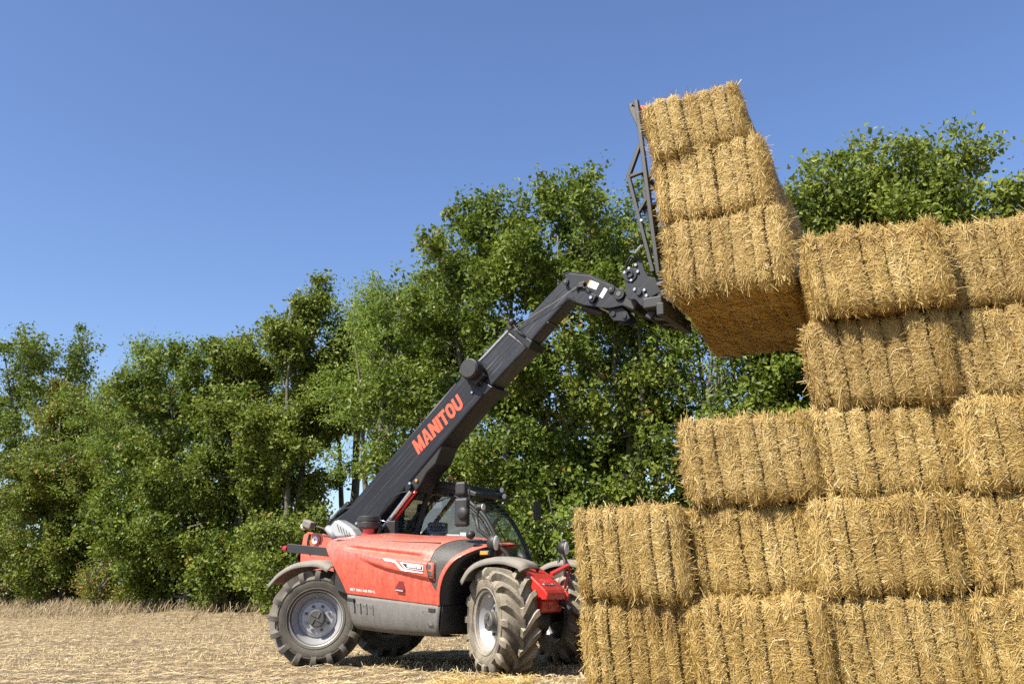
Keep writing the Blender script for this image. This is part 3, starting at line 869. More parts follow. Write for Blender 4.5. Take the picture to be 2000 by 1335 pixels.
# ---- wheels
def tyre_mesh(direction):
    m = MB()
    prof = [(.335, -.165), (.345, -.195), (.40, -.222), (.47, -.238), (.512, -.230), (.535, -.205), (.552, -.15), (.562, -.07), (.565, 0),
            (.562, .07), (.552, .15), (.535, .205), (.512, .230), (.47, .238), (.40, .222), (.345, .195), (.335, .165)]
    m.lathe(prof, 72)
    # raised rings on the sidewalls
    for sg in (-1, 1):
        m.lathe([(.385, sg * .218), (.388, sg * .228), (.396, sg * .228), (.400, sg * .221)], 72)
        m.lathe([(.505, sg * .235), (.508, sg * .243), (.514, sg * .243), (.518, sg * .233)], 72)
    nl = 16
    for sg in (-1, 1):
        for i in range(nl):
            a0 = 2 * math.pi * (i + (.5 if sg > 0 else 0)) / nl
            path = [(.0, .480, .230, .522, .254, .030), (.03, .520, .220, .590, .248, .034), (.08, .540, .192, .632, .212, .036), (.30, .552, .140, .638, .144, .034), (.60, .560, .080, .641, .080, .033), (.88, .563, .020, .642, .018, .036), (1.0, .563, -.012, .640, -.014, .046)]
            V = []
            for q, rb, yb, rt, yt, hw in path:
                a = a0 + direction * .42 * q ** 1.25
                for rr, y, wd in ((rb, yb, hw * 1.35), (rt, yt, hw)):
                    for e in (-1, 1):
                        aa = a + e * wd / rr
                        V.append((rr * math.cos(aa), sg * y, rr * math.sin(aa)))
            k = len(path); F = [(0, 1, 3, 2), (4 * k - 4, 4 * k - 2, 4 * k - 1, 4 * k - 3)]
            for j in range(k - 1):
                b, c = 4 * j, 4 * j + 4
                F += [(b + 2, b + 3, c + 3, c + 2), (b, b + 2, c + 2, c), (b + 1, c + 1, c + 3, b + 3)]
            m.add(V, F)
    return m
def tread_obj(direction, parent):
    return tyre_mesh(direction).build('tyre', M['tyre'], parent, auto=38)

def bolt_ring(m, n, r, y, rad, h):
    for i in range(n):
        a = 2 * math.pi * (i + .5) / n
        c = (r * math.cos(a), y, r * math.sin(a))
        m.append(MB().cyl(c, (c[0], y - h, c[2]), rad, 6))
    return m

WHEEL_MESH = {}
def wheel(x, y, steer, right):
    """outer side is local -y; left-hand wheels are turned half round"""
    kx, ky = x, (-.78 if right else .78)
    st = R_(steer)
    ox = math.sin(st) * .20 * (1 if right else -1); oy = -math.cos(st) * .20 * (1 if right else -1)
    w = empty('wheel', TH, (kx + ox, ky + oy, .624), (0, R_(random.Random(int(x * 10 + y)).uniform(0, 20)), 0))
    w.rotation_euler = (0, 0, st + (0 if right else math.pi))
    tyre_o = None
    key = ('r' if right else 'l') + ('f' if x > 1 else 'b')
    if key not in WHEEL_MESH:
        parts = []
        parts.append(('tyre', tyre_mesh(-1 if right else 1), M['tyre'] if x > 1 else M['tyre_rear'], 38))
        rim = MB()
        rim.lathe([(.352, -.200), (.362, -.206), (.362, -.190), (.345, -.180), (.335, -.150), (.312, -.120), (.300, -.085), (.272, -.050), (.262, -.01), (.256, -.01), (.250, -.040), (.215, -.055), (.205, -.064), (.0, -.064)], 64)
        rim.lathe([(.300, -.02), (.300, .15), (.352, .20)], 64)
        parts.append(('rim', rim, M['rim'], 40))
        hub = MB(); hub.lathe([(.118, -.05), (.118, -.120), (.112, -.128), (.112, -.175), (.100, -.190), (.0, -.192)], 32)
        for k in range(4):
            a = R_(90 * k + 20)
            hub.tube([(.02 * math.cos(a), -.195, .02 * math.sin(a)), (.06 * math.cos(a + .5), -.197, .06 * math.sin(a + .5)), (.095 * math.cos(a + .6), -.192, .095 * math.sin(a + .6))], .008, 6)
        parts.append(('hub', hub, M['hub'], 35))
        dr = MB(); dr.lathe([(.0, .17), (.16, .165), (.27, .13), (.292, .06), (.292, .02)], 40); parts.append(('rim_shade_disc', dr, M['blackmetal'], 35))  # black disc added inside the rim, standing in for the shade there
        for b in bolt_ring([], 8, .165, -.060, .020, .034): parts.append(('bolt', b, M['hub'], 30))
        v = MB(); v.tube([(.0, -.12, .300), (.0, -.17, .285)], .012, 6); parts.append(('valve', v, M['rim'], None))
        ms = []
        for nm, mb, mt, au in parts:
            o = mb.build(nm, mt, w, auto=au); ms.append((nm, o.data))
        WHEEL_MESH[key] = ms
    else:
        for nm, me in WHEEL_MESH[key]: obj(nm, me, w)
    return w
wheel(-.17, 0, 33, True)
wheel(2.97, 0, -35, True)
wheel(-.17, 0, 33, False)
wheel(2.66, 0, -35, False)

# ---- chassis and axles
m = MB(); m.prism([(-.92, .62), (-.92, 1.05), (.2, 1.12), (2.3, 1.05), (2.75, .95), (2.75, .50), (2.2, .42), (.1, .42)], -.34, .34)
m.build('chassis', M['blackmetal'], TH, bevel=.02)
for x, sk in ((-.17, 0), (2.82, .155)):
    m = MB(); m.tube([(x + sk, -.78, .632), (x + sk * .64, -.5, .632), (x + sk * .32, -.25, .60), (x, 0, .58), (x - sk * .32, .25, .60), (x - sk * .64, .5, .632), (x - sk, .78, .632)], [.09, .10, .13, .19, .13, .10, .09], 14)
    m.build('axle', M['blackmetal'], TH, smooth=True)
m = MB(); m.box((1.1, .62, .62), (1.5, .5, .34)); m.build('fuel_tank', M['black'], TH, bevel=.04)
m = MB(); m.prism([(.60, .93), (.72, .50), (1.9, .44), (2.05, .50), (2.09, .80)], -1.02, -.40); m.build('engine_bay', M['black'], TH)

# ---- engine hood: a lofted skin
SEC = np.array([
    [(.55, -1.09, .945), (.47, -1.13, 1.12), (.36, -1.15, 1.29), (.24, -1.14, 1.46), (.15, -1.08, 1.58), (.13, -.92, 1.67), (.13, -.42, 1.74)],
    [(.80, -1.12, .925), (.76, -1.165, 1.10), (.71, -1.185, 1.30), (.67, -1.175, 1.47), (.66, -1.09, 1.61), (.66, -.88, 1.70), (.66, -.38, 1.76)],
    [(1.35, -1.13, .870), (1.34, -1.175, 1.06), (1.33, -1.19, 1.25), (1.32, -1.175, 1.42), (1.32, -1.09, 1.56), (1.32, -.88, 1.65), (1.32, -.36, 1.71)],
    [(1.80, -1.14, .825), (1.81, -1.175, 1.02), (1.85, -1.19, 1.22), (1.92, -1.175, 1.38), (2.00, -1.08, 1.52), (2.05, -.86, 1.62), (2.07, -.36, 1.67)],
    [(2.08, -1.13, .800), (2.11, -1.165, 1.0), (2.19, -1.18, 1.19), (2.33, -1.155, 1.35), (2.52, -1.04, 1.46), (2.66, -.84, 1.52), (2.74, -.36, 1.56)]])
NS, NTt = 120, 70
tmp = np.stack([catmull(SEC[k], NTt) for k in range(5)], 0)
HG = np.stack([catmull(tmp[:, j], NS) for j in range(NTt)], 1)           # (NS,NT,3)
def sstep(x, a, b):
    u = np.clip((x - a) / (b - a), 0, 1); return u * u * (3 - 2 * u)
hx, hz = HG[..., 0].copy(), HG[..., 2].copy()
up_l = 1.475 - .115 * (hx - .78); lo_l = np.interp(hx, [.7, 1.0, 1.3, 2.05], [1.44, 1.335, 1.25, 1.105])
bul = sstep(hz, lo_l - .012, lo_l + .025) * (1 - sstep(hz, up_l - .03, up_l + .01)) * sstep(hx, .75, 1.15) * (1 - sstep(hx, 2.015, 2.04))
cav = sstep(hz, up_l + .004, up_l + .03) * (1 - sstep(hz, up_l + .05, up_l + .085)) * sstep(hx, .45, .8) * (1 - sstep(hx, 1.72, 1.86))
tlim = (np.linspace(0, 1, NTt)[None, :] < .60)
bul = bul * tlim; cav = cav * (1 - sstep(np.linspace(0, 1, NTt)[None, :], .58, .66))
lip = sstep(np.linspace(0, 1, NS)[:, None] + 0 * hx, .955, .975)
HG[..., 1] += -.050 * bul + .035 * cav - .018 * lip
hood = MB(); hood.grid(HG)
hood.build('engine_hood', M['red'], TH, smooth=True, solid=.012)
HOOD = bpy.data.objects['engine_hood']
flat = HG[:, :int(NTt * .72)].reshape(-1, 3)
def hood_y(x, z):
    d = (flat[:, 0] - x) ** 2 + (flat[:, 2] - z) ** 2
    i = np.argsort(d)[:4]; w = 1 / (d[i] + 1e-6)
    return float((flat[i, 1] * w).sum() / w.sum())
# grille let into the hood behind the arch lip
gs = []
lip_s = .945
for t in np.linspace(.16, .93, 44):
    left = np.interp(t, [.16, .22, .38, .62, .72, .82, .93], [.93, .875, .79, .755, .765, .80, .86])
    row = []
    for q in np.linspace(0, 1, 16):
        s = left + (lip_s - left) * q
        fi, fj = s * (NS - 1), t * (NTt - 1)
        i, j = min(int(fi), NS - 2), min(int(fj), NTt - 2); u, v = fi - i, fj - j
        p = (HG[i, j] * (1 - u) * (1 - v) + HG[i + 1, j] * u * (1 - v) + HG[i, j + 1] * (1 - u) * v + HG[i + 1, j + 1] * u * v)
        du = HG[min(i + 1, NS - 1), j] - HG[i, j]; dv = HG[i, min(j + 1, NTt - 1)] - HG[i, j]
        nn = np.cross(du, dv); nn /= np.linalg.norm(nn) + 1e-9
        if nn[1] > 0 or (abs(nn[1]) < .2 and nn[2] < 0): nn = -nn
        b = float(np.interp(p[1], [-1.3, -1.22, -1.20], [0, 0, 1])) if 0 else 1.0
        row.append(p + nn * .0075)
    gs.append(row)
GR = np.array(gs)
# keep the grille below the bulge that overlaps it
m = MB(); m.grid(GR); m.build('grille', M['grille'], HOOD, smooth=True)
m = MB(); m.tube([*GR[:, 0]], .006, 5); m.tube([*GR[0]], .006, 5); m.tube([*GR[-1]], .006, 5); m.build('grille_seal', M['black'], HOOD)
# bulge end that hangs over the grille
m = MB(); G = []
for x in np.linspace(1.80, 2.03, 9):
    lo = float(np.interp(x, [1.3, 2.05], [1.25, 1.105])); hi = 1.475 - .115 * (x - .78)
    G.append([(x, hood_y(min(x, 1.98), lo) - .004, lo - .01), (x, -1.232, lo + .03), (x, -1.246, (lo + hi) / 2), (x, -1.238, hi - .03), (x, -1.18, hi + .0)])
G.append([(2.04, -1.15, p[2]) for p in G[-1]])
m.grid(np.array(G)); m.build('badge_rib', M['red'], HOOD, smooth=True)
# stripe and badge
def on_hood(x, z, off=.006): return (x, min(hood_y(x, z), -1.0) - off, z)
def by(x): return -1.258 if x > 1.75 else float(np.interp(x, [1.0, 1.3, 1.75], [-1.215, -1.252, -1.258]))
st_pts = [(1.00, 1.412), (1.05, 1.398), (1.38, 1.362), (1.45, 1.345), (1.55, 1.255), (1.60, 1.238), (1.89, 1.198)]
w_up = [.006, .012, .014, .016, .018, .012, .004]
m = MB(); n = len(st_pts)
top = [(x, by(x), z + w) for (x, z), w in zip(st_pts, w_up)]; bot = [(x, by(x), z - w) for (x, z), w in zip(st_pts, w_up)]
for i in range(n - 1): m.extrude([bot[i], bot[i + 1], top[i + 1], top[i]], (0, .006, 0))
m.build('stripe', M['white_text'], HOOD)
m = MB(); m.extrude([(1.525, -1.256, 1.338), (1.605, -1.257, 1.262), (1.895, -1.259, 1.225), (1.895, -1.259, 1.292)], (0, .010, 0)); m.build('badge', M['white_text'], HOOD)
m = MB(); m.extrude([(1.565, -1.2605, 1.322), (1.625, -1.2615, 1.270), (1.885, -1.2635, 1.236), (1.885, -1.2635, 1.284)], (0, .006, 0)); m.build('badge_face', M['dark_text'], HOOD)
word_mesh('badge_lettering', 'MANITOU', lambda u, v: (1.648 + u, -1.265, 1.275 - u * .128 + v), M['white_text'], HOOD, .225, .038)
# recessed latch
m = MB(); m.prism([(1.475, 1.105), (1.545, 1.10), (1.565, .985), (1.405, 1.0)], -1.190, -1.170); m.build('latch_recess', M['recess'], HOOD)
m = MB(); m.prism([(1.43, 1.00), (1.55, .985), (1.55, .97), (1.43, .985)], -1.205, -1.18); m.build('latch', M['rim'], HOOD, bevel=.003)
# model name along the lower edge
tc = bpy.data.curves.new('model_text', 'FONT'); tc.body = 'MLT 1041-145 PS+ L'; tc.size = .052; tc.shear = .18; tc.offset = .0018
to = bpy.data.objects.new('model_text', tc); link(to)
dg = bpy.context.evaluated_depsgraph_get()
tme = bpy.data.meshes.new_from_object(to.evaluated_get(dg))
tw_ = max(v.co.x for v in tme.vertices)
for v in tme.vertices:
    u, w = v.co.x / tw_ * .44, v.co.y
    v.co = (.625 + u, -1.155 - .015 * u, .992 - u * .085 + w * .85)
bpy.data.objects.remove(to); bpy.data.curves.remove(tc)
tme.materials.append(M['white_text']); tme.name = 'model_lettering'
yv = [hood_y(v.co.x, v.co.z) - .007 for v in tme.vertices]
for v, y in zip(tme.vertices, yv): v.co.y = y
obj('model_lettering', tme, HOOD)

# front wheel arch liner: runs inwards from the front edge of the hood
edge = HG[-1]; G = np.stack([edge + np.array([0, .012, -.004]), np.stack([edge[:, 0] + .01, np.maximum(edge[:, 1] + .25, -.85), edge[:, 2]], 1), np.stack([edge[:, 0], np.full(NTt, -.33), edge[:, 2]], 1)], 0)
m = MB(); m.grid(G); m.build('wheel_arch', M['black'], TH, smooth=True, solid=.01)
for z, y in ((1.25, -.85), (1.05, -.75), (.78, -.95), (.70, -.78), (1.12, -.95), (1.30, -.7)):
    i = int(np.argmin(np.abs(edge[:40, 2] - z)))
    m = MB(); x = edge[i, 0] + .012; m.cyl((x, y, z), (x + .012, y, z), .012, 8); m.build('arch_bolt', M['chrome'], TH)
m = MB(); m.prism([(2.06, .80), (2.11, .80), (2.08, .50), (2.03, .44)], -1.12, -.35); m.build('arch_skirt', M['black'], TH, bevel=.01)

# ---- grey side panel below the hood
PS = np.array([
    [(.565, -1.10, .935), (.60, -1.125, .80), (.65, -1.125, .66), (.70, -1.08, .535), (.73, -.95, .49), (.75, -.60, .48)],
    [(1.30, -1.135, .868), (1.30, -1.155, .74), (1.30, -1.150, .60), (1.30, -1.10, .49), (1.30, -.97, .45), (1.30, -.60, .44)],
    [(2.085, -1.135, .795), (2.08, -1.155, .68), (2.07, -1.150, .56), (2.05, -1.10, .462), (2.04, -.97, .425), (2.03, -.60, .42)]])
tmp = np.stack([catmull(PS[k], 20) for k in range(3)], 0); PG = np.stack([catmull(tmp[:, j], 30) for j in range(20)], 1)
m = MB(); m.grid(PG); m.build('side_panel', M['panel'], TH, smooth=True, solid=.012)
PANEL = bpy.data.objects['side_panel']
for i in range(4):
    x = .66 + i * .105; z = .845 - .011 * i
    m = MB(); m.prism([(x, z), (x + .060, z - .006), (x + .072, z - .045), (x + .085, z - .135), (x + .045, z - .110), (x + .028, z - .040), (x - .002, z - .034)], -1.166, -1.135)
    m.build('louvre', M['panel'], PANEL, bevel=.006)
for x, z in ((.62, .895), (1.92, .775)):
    m = MB(); m.prism([(x, z), (x + .10, z - .01), (x + .10, z - .055), (x, z - .045)], -1.168, -1.13); m.build('vent_cover', M['black'], PANEL, bevel=.004)
m = MB()
loop = [(1.83, .735), (1.97, .718), (2.00, .545), (1.93, .555), (1.88, .64)]
m.tube([(x, -1.158, z) for x, z in loop + loop[:1]], .004, 5); m.build('filler_flap_gap', M['black'], PANEL)
m = MB(); m.prism([(1.845, .725), (1.955, .710), (1.985, .560), (1.94, .568), (1.89, .642)], -1.164, -1.14); m.build('filler_flap', M['panel'], PANEL, bevel=.004)

# ---- rear frame
RF = [(-.98, 1.20), (-.99, 1.52), (-.95, 1.78), (-.87, 1.83), (-.60, 1.80), (-.30, 1.73), (.10, 1.62), (.40, 1.20), (.30, .95), (-.35, .95), (-.45, 1.12)]
for y in (-.33, .33):
    m = MB(); m.prism(RF, y - .02, y + .02); o = m.build('rear_frame_plate', M['red'], TH, bevel=.006)
m = MB(); m.prism([(-.99, .62), (-1.03, 1.25), (-.97, 1.28), (-.60, 1.20), (-.55, .62)], -.55, .55); m.build('counterweight', M['red'], TH, bevel=.03)
m = MB(); m.cyl((-.69, -.37, 1.705), (-.69, -.33, 1.705), .085, 24); m.build('pivot_boss', M['red'], TH, bevel=.01)
m = MB(); m.cyl((-.69, -.392, 1.705), (-.69, -.36, 1.705), .058, 24); o = m.build('pivot_pin', M['white'], TH, bevel=.006)
m = MB(); m.cyl((-.69, -.400, 1.705), (-.69, -.39, 1.705), .012, 8); m.build('pin_bolt', M['hub'], o)
m = MB(); m.box((-.83, -.353, 1.685), (.055, .006, .065)); m.build('warning_label', M['yellow'], TH)
m = MB(); m.prism([(-.84, 1.77), (-.80, 1.79), (-.81, 1.73), (-.845, 1.72)], -.354, -.345); m.build('slot', M['dark_text'], TH)
# inner body of the hood bay, so nothing is hollow
m = MB(); m.prism([(.30, 1.0), (.20, 1.55), (.30, 1.66), (2.0, 1.58), (2.1, 1.3), (2.05, .82), (.6, .92)], -1.04, -.36); m.build('engine_cover', M['black'], TH)

# tail light arm and work lamp
m = MB(); m.bar((-.66, -.98, 1.575), (.06, -.90, 1.50), .12, .045, (0, 1, 0)); o = m.build('tail_light_bracket', M['black'], TH, bevel=.006)
m = MB(); m.cyl((-.66, -.98, 1.56), (-.73, -.985, 1.57), .045, 16, .038); m.build('tail_light', M['lamp_rear'], o, bevel=.006)
m = MB(); m.bar((.02, -.90, 1.50), (.12, -.36, 1.42), .10, .05); m.build('bracket_stay', M['red'], o, bevel=.005)
m = MB(); m.tube([(-.33, -.42, 1.80), (-.50, -.45, 1.87), (-.60, -.47, 1.90)], .012, 6); o = m.build('work_lamp_stay', M['hub'], TH)
m = MB(); m.box((-.72, -.50, 1.93), (.17, .12, .11), R_(20)); m.build('work_lamp', M['fender'], o, bevel=.02)
m = MB(); m.cyl((-.80, -.50, 1.905), (-.83, -.50, 1.895), .05, 16); m.build('lamp_lens', M['lens'], o)
m = MB(); m.tube([(-.82, -.36, 1.80), (-.83, -.38, 1.70), (-.84, -.37, 1.58), (-.80, -.36, 1.50)], .014, 6); m.build('cable', M['black'], TH)

# ---- fenders
def fender(pts, y0, y1, name='fender'):
    c = catmull([(x, 0, z) for x, z in pts], 26); G = []
    for i, p in enumerate(c):
        d = c[min(i + 1, 25)] - c[max(i - 1, 0)]; d /= np.linalg.norm(d); nrm = np.array([-d[2], 0, d[0]])
        if nrm[2] < 0: nrm = -nrm
        row = []
        for q in np.linspace(0, 1, 9):
            y = y0 + (y1 - y0) * q
            crown = .035 * (1 - (2 * q - 1) ** 4) - (.05 if q in (0.0, 1.0) else 0)
            row.append(p + nrm * crown + np.array([0, y, 0]))
        G.append(row)
    m = MB(); m.grid(np.array(G)); return m.build(name, M['fender'], TH, smooth=True, solid=.012)
fender([(-.86, 1.05), (-.66, 1.21), (-.40, 1.32), (-.10, 1.355), (.12, 1.335), (.26, 1.27)], -1.16, -.72)
f1 = fender([(2.36, 1.08), (2.48, 1.235), (2.68, 1.325), (2.95, 1.345), (3.20, 1.285), (3.26, 1.22)], -1.14, -.68)
fender([(-.86, 1.05), (-.66, 1.21), (-.40, 1.32), (-.10, 1.355), (.16, 1.33), (.30, 1.26)], .72, 1.16)
f2 = fender([(2.36, 1.10), (2.48, 1.235), (2.68, 1.325), (2.95, 1.345), (3.20, 1.285), (3.30, 1.20)], .68, 1.14)
for s in (-1, 1):
    m = MB(); m.tube([(3.0, s * .50, 1.0), (3.0, s * .62, 1.20), (2.95, s * .85, 1.335)], .022, 8); m.build('fender_stay', M['red_clean'], TH)

m = MB(); m.prism([(2.30, .78), (2.35, .50), (2.55, .46), (2.75, .50), (2.82, .70), (2.8, .80)], -.22, .22); m.build('front_undercarriage', M['blackmetal'], TH, bevel=.03)
# ---- front nose
NOSE = [(2.30, 1.36), (2.52, 1.34), (2.72, 1.28), (2.90, 1.17), (3.04, 1.05), (3.11, .985), (3.15, .93), (3.14, .86), (3.07, .84), (3.05, .70), (2.80, .66), (2.45, .70), (2.30, .80)]
m = MB(); m.prism(NOSE, -.29, .29); o = m.build('front_nose', M['red_clean'], TH, bevel=.02)
NOSEO = o
m = MB(); m.prism([(2.938, 1.09), (3.048, 1.01), (3.138, .965), (3.178, .91), (3.148, .85), (3.068, .84)], .24, .30); m.build('lifting_lug', M['red_clean'], o, bevel=.012)
m = MB(); m.extrude([(2.923, -.20, 1.118), (2.923, .16, 1.118), (3.038, .16, 1.042), (3.038, -.20, 1.042)], (.006, 0, .008)); m.build('name_plate', M['white_text'], o)
word_mesh('plate_lettering', 'MANITOU', lambda u, v: (3.038 - .105 * (v / .10) * .86 + .0125, -.185 + u, 1.052 + .0686 * (v / .10) * .86 + .0105), M['red_clean'], o, .33, .10, (.002, 0, .003))
m = MB(); m.extrude([(3.063, -.10, .96), (3.063, .18, .96), (3.056, .18, .74), (3.056, -.10, .74)], (.012, 0, 0)); m.build('front_cover', M['red'], o, bevel=.008)
m = MB(); m.tube([(3.068, .18, .82), (3.138, .20, .80), (3.198, .18, .76), (3.258, .14, .73)], .028, 8); m.build('front_hose', M['black'], o)
m = MB(); m.tube([(3.078, .22, .76), (3.158, .24, .74), (3.208, .25, .70)], .024, 8); m.build('hydraulic_coupling', M['chrome'], o)
m = MB(); m.cyl((2.868, -.292, 1.045), (2.868, -.315, 1.045), .034, 16); m.build('side_reflector', M['white'], o)
m = MB(); m.box((2.893, -.294, .955), (.045, .006, .06)); m.build('label_yellow', M['yellow'], o)
m = MB(); m.box((2.893, -.294, .885), (.045, .006, .06)); m.build('label_white', M['white'], o)
m = MB(); m.box((2.748, -.33, .96), (.10, .08, .24)); m.build('valve_block', M['black'], o, bevel=.012)
for z in (1.02, .90):
    m = MB(); m.cyl((2.748, -.37, z), (2.748, -.39, z), .03, 12); m.build('valve_cap', M['hub'], o)

# ---- cab
CURVE = catmull([(.30, 0, 1.20), (.25, 0, 1.80), (.27, 0, 2.14), (.42, 0, 2.35), (.78, 0, 2.42), (1.15, 0, 2.41), (1.45, 0, 2.295), (1.66, 0, 2.155), (1.85, 0, 1.985), (2.02, 0, 1.72), (2.15, 0, 1.46), (2.22, 0, 1.18)], 60)
CY0, CY1 = .30, 1.14
CAB = empty('cab', TH)
def side(y, dx=0.): return [(p[0] + dx, y, p[2]) for p in CURVE]
for y, dx in ((CY0, 0), (CY1, -.06)):
    m = MB(); m.tube(side(y, dx), .034, 8); m.build('cab_frame', M['black'], CAB, smooth=True)
m = MB(); m.prism([(.30, .60), (.30, 1.42), (2.14, 1.34), (2.26, 1.10), (2.20, .60)], CY0 - .01, CY1 + .01); m.build('cab_base', M['black'], CAB, bevel=.02)
# glazing
k0 = 0
m = MB(); m.add([(p[0] * .985 + .012, CY0, p[2] - .02) for p in CURVE], [tuple(range(60))]); m.build('side_window', M['glass'], CAB)
m = MB(); m.add([(p[0] * .985 - .048, CY1, p[2] - .02) for p in CURVE], [tuple(range(60))]); m.build('side_window', M['glass'], CAB)
G = np.array([[(p[0] - .06 * q + .09 * math.sin(math.pi * q), CY0 + (CY1 - CY0) * q, p[2]) for q in np.linspace(0, 1, 9)] for p in CURVE[34:58]])
m = MB(); m.grid(G); m.build('windscreen', M['glass'], CAB, smooth=True)
m = MB(); m.grid(np.array([[(p[0] - .03, y, p[2]) for y in (CY0, CY1)] for p in CURVE[4:16]])); m.build('rear_window', M['glass'], CAB, smooth=True)
# pillars and door frame
m = MB(); m.bar((.55, CY0 - .01, 1.40), (.86, CY0 - .01, 2.37), .075, .05); m.build('door_pillar', M['black'], CAB, bevel=.01)
m = MB(); m.bar((.62, CY1 + .01, 1.40), (.80, CY1 + .01, 2.38), .09, .05); m.build('door_pillar', M['black'], CAB, bevel=.01)
m = MB(); m.bar((.52, CY0 - .03, 1.86), (.72, CY0 - .03, 2.10), .05, .02); m.build('door_strut', M['black'], CAB)
m = MB(); m.tube([(p[0] * .96 + .02, CY0 - .02, p[2] - .06) for p in CURVE[24:50]], .018, 6); m.build('window_seal', M['black'], CAB, smooth=True)
# roof
RP = [(.26, 2.36), (.45, 2.455), (.80, 2.50), (1.20, 2.49), (1.50, 2.42), (1.74, 2.325), (1.72, 2.27), (1.45, 2.35), (1.15, 2.43), (.78, 2.44), (.42, 2.37), (.29, 2.31)]
m = MB(); m.prism(RP, CY0 - .06, CY1 + .08); ROOF = m.build('roof', M['black'], CAB, bevel=.012)
for i in range(9):
    x = .82 + i * .085; z = float(np.interp(x, [.8, 1.2, 1.5, 1.74], [2.50, 2.49, 2.42, 2.325]))
    m = MB(); m.box((x, .70, z + .012), (.035, .92, .045), R_(4)); m.build('roof_rib', M['black'], ROOF, bevel=.008)
m = MB(); m.lathe([(.0, .062), (.035, .058), (.055, .035), (.060, .0)], 20)
V = [(x + 1.03, z + .62, y + 2.575) for x, y, z in m.v]; m.v = V; m.build('beacon', M['amber'], ROOF, smooth=True)
for dy, dz in ((.86, .085), (.93, .0)):
    m = MB(); m.cyl((1.74, dy, 2.335 + dz), (1.80, dy - .01, 2.325 + dz), .042, 16); o = m.build('roof_lamp', M['black'], ROOF, bevel=.008)
    m = MB(); m.cyl((1.80, dy - .01, 2.325 + dz), (1.812, dy - .012, 2.323 + dz), .038, 16); m.build('lamp_lens', M['white'], o)
for i in range(6):
    p = CURVE[33 + i * 2]; m = MB(); m.bar((p[0] + .03, CY0 + .02, p[2] + .03), (p[0] - .02, CY1 - .02, p[2] + .03), .022, .012, (0, 0, 1)); m.build('roof_guard_bar', M['hub'], ROOF)
m = MB(); m.tube([(1.66, CY1 + .05, 2.33), (1.95, 1.30, 2.33), (2.10, 1.36, 2.30), (2.12, 1.36, 2.20)], .010, 6); o = m.build('mirror_arm', M['black'], CAB)
m = MB(); m.box((2.12, 1.37, 2.12), (.05, .17, .28)); m.build('mirror', M['black'], o, bevel=.015)
m = MB(); m.tube([(2.02, .70, 1.40), (2.02, .66, 1.58), (1.86, .60, 1.92)], .009, 6); m.build('wiper', M['black'], CAB)
# cab interior
m = MB(); m.box((.74, .72, 1.52), (.46, .48, .12)); m.box((.50, .72, 1.83), (.11, .46, .62), R_(8)); m.box((.47, .72, 2.18), (.08, .26, .16), R_(8)); m.build('driver_seat', M['seat'], CAB, bevel=.04)
m = MB(); ring = [(1.42 + .045 * math.sin(t), .72 + .19 * math.cos(t), 1.86 + .18 * math.sin(t) * .55) for t in np.linspace(0, 2 * math.pi, 25)]
m.tube(ring, .014, 6, caps=False); m.cyl((1.42, .72, 1.86), (1.60, .72, 1.50), .03, 10); m.bar((1.42, .55, 1.86), (1.42, .89, 1.86), .02, .02, (0, 0, 1)); m.build('steering_wheel', M['black'], CAB)
m = MB(); m.box((1.78, .72, 1.45), (.30, .76, .26)); m.build('dashboard', M['black'], CAB, bevel=.04)
m = MB(); m.box((1.02, CY0 + .010, 2.185), (.16, .004, .085)); m.build('window_sticker', M['white'], CAB)
m = MB(); m.box((1.30, CY0 + .010, 1.700), (.23, .004, .115), R_(3)); m.build('window_paper', M['white'], CAB)
m = MB(); m.box((1.50, CY0 + .011, 1.735), (.15, .004, .085), R_(3)); m.build('window_paper', M['white'], CAB)
m = MB(); m.box((1.95, .62, 1.27), (.05, .3, .2)); m.build('wiper_motor', M['black'], CAB, bevel=.02)
m = MB(); m.tube([(2.10, .72, 1.44), (2.22, .66, 1.45), (2.34, .60, 1.38)], [.05, .06, .05], 10); m.build('washer_bottle', M['black'], TH, smooth=True)

# ---- mirrors and lamps on the near front corner
MIR = empty('mirror_bracket', TH)
m = MB(); m.tube([(2.94, -.86, 1.10), (3.0, -.88, 1.28), (2.90, -.92, 1.44), (2.72, -.98, 1.60), (2.55, -1.0, 1.72), (2.52, -1.0, 1.88)], .026, 8); m.build('bracket_arm', M['black'], MIR, smooth=True)
m = MB(); m.tube([(2.52, -1.0, 1.84), (2.56, -1.0, 2.0), (2.50, -1.0, 2.03)], .018, 6); m.tube([(2.50, -1.0, 1.84), (2.46, -1.0, 1.92), (2.42, -1.02, 1.93), (2.43, -1.02, 2.26)], .011, 6); m.build('mirror_tube', M['black'], MIR)
m = MB(); m.box((2.325, -1.03, 1.945), (.20, .10, .365)); o = m.build('mirror', M['black'], MIR, bevel=.035)
m = MB(); m.lathe([(.085, 0), (.08, -.03), (.05, -.045), (0, -.048)], 20, c=(2.37, -1.075, 1.93)); m.build('mirror_pivot', M['black'], o, smooth=True)
m = MB(); m.box((2.315, -1.03, 2.245), (.155, .10, .175)); m.build('mirror', M['black'], MIR, bevel=.03)
m = MB(); m.cyl((2.54, -1.0, 2.0), (2.62, -1.0, 2.0), .045, 14); o = m.build('work_lamp', M['black'], MIR, bevel=.01)
m = MB(); m.cyl((2.62, -1.0, 2.0), (2.63, -1.0, 2.0), .042, 14); m.build('lamp_lens', M['lens'], o)
m = MB(); m.lathe([(.055, 0), (.05, -.05), (0, -.065)], 16, c=(2.46, -1.02, 1.66)); m.build('round_mirror', M['black'], MIR, smooth=True)
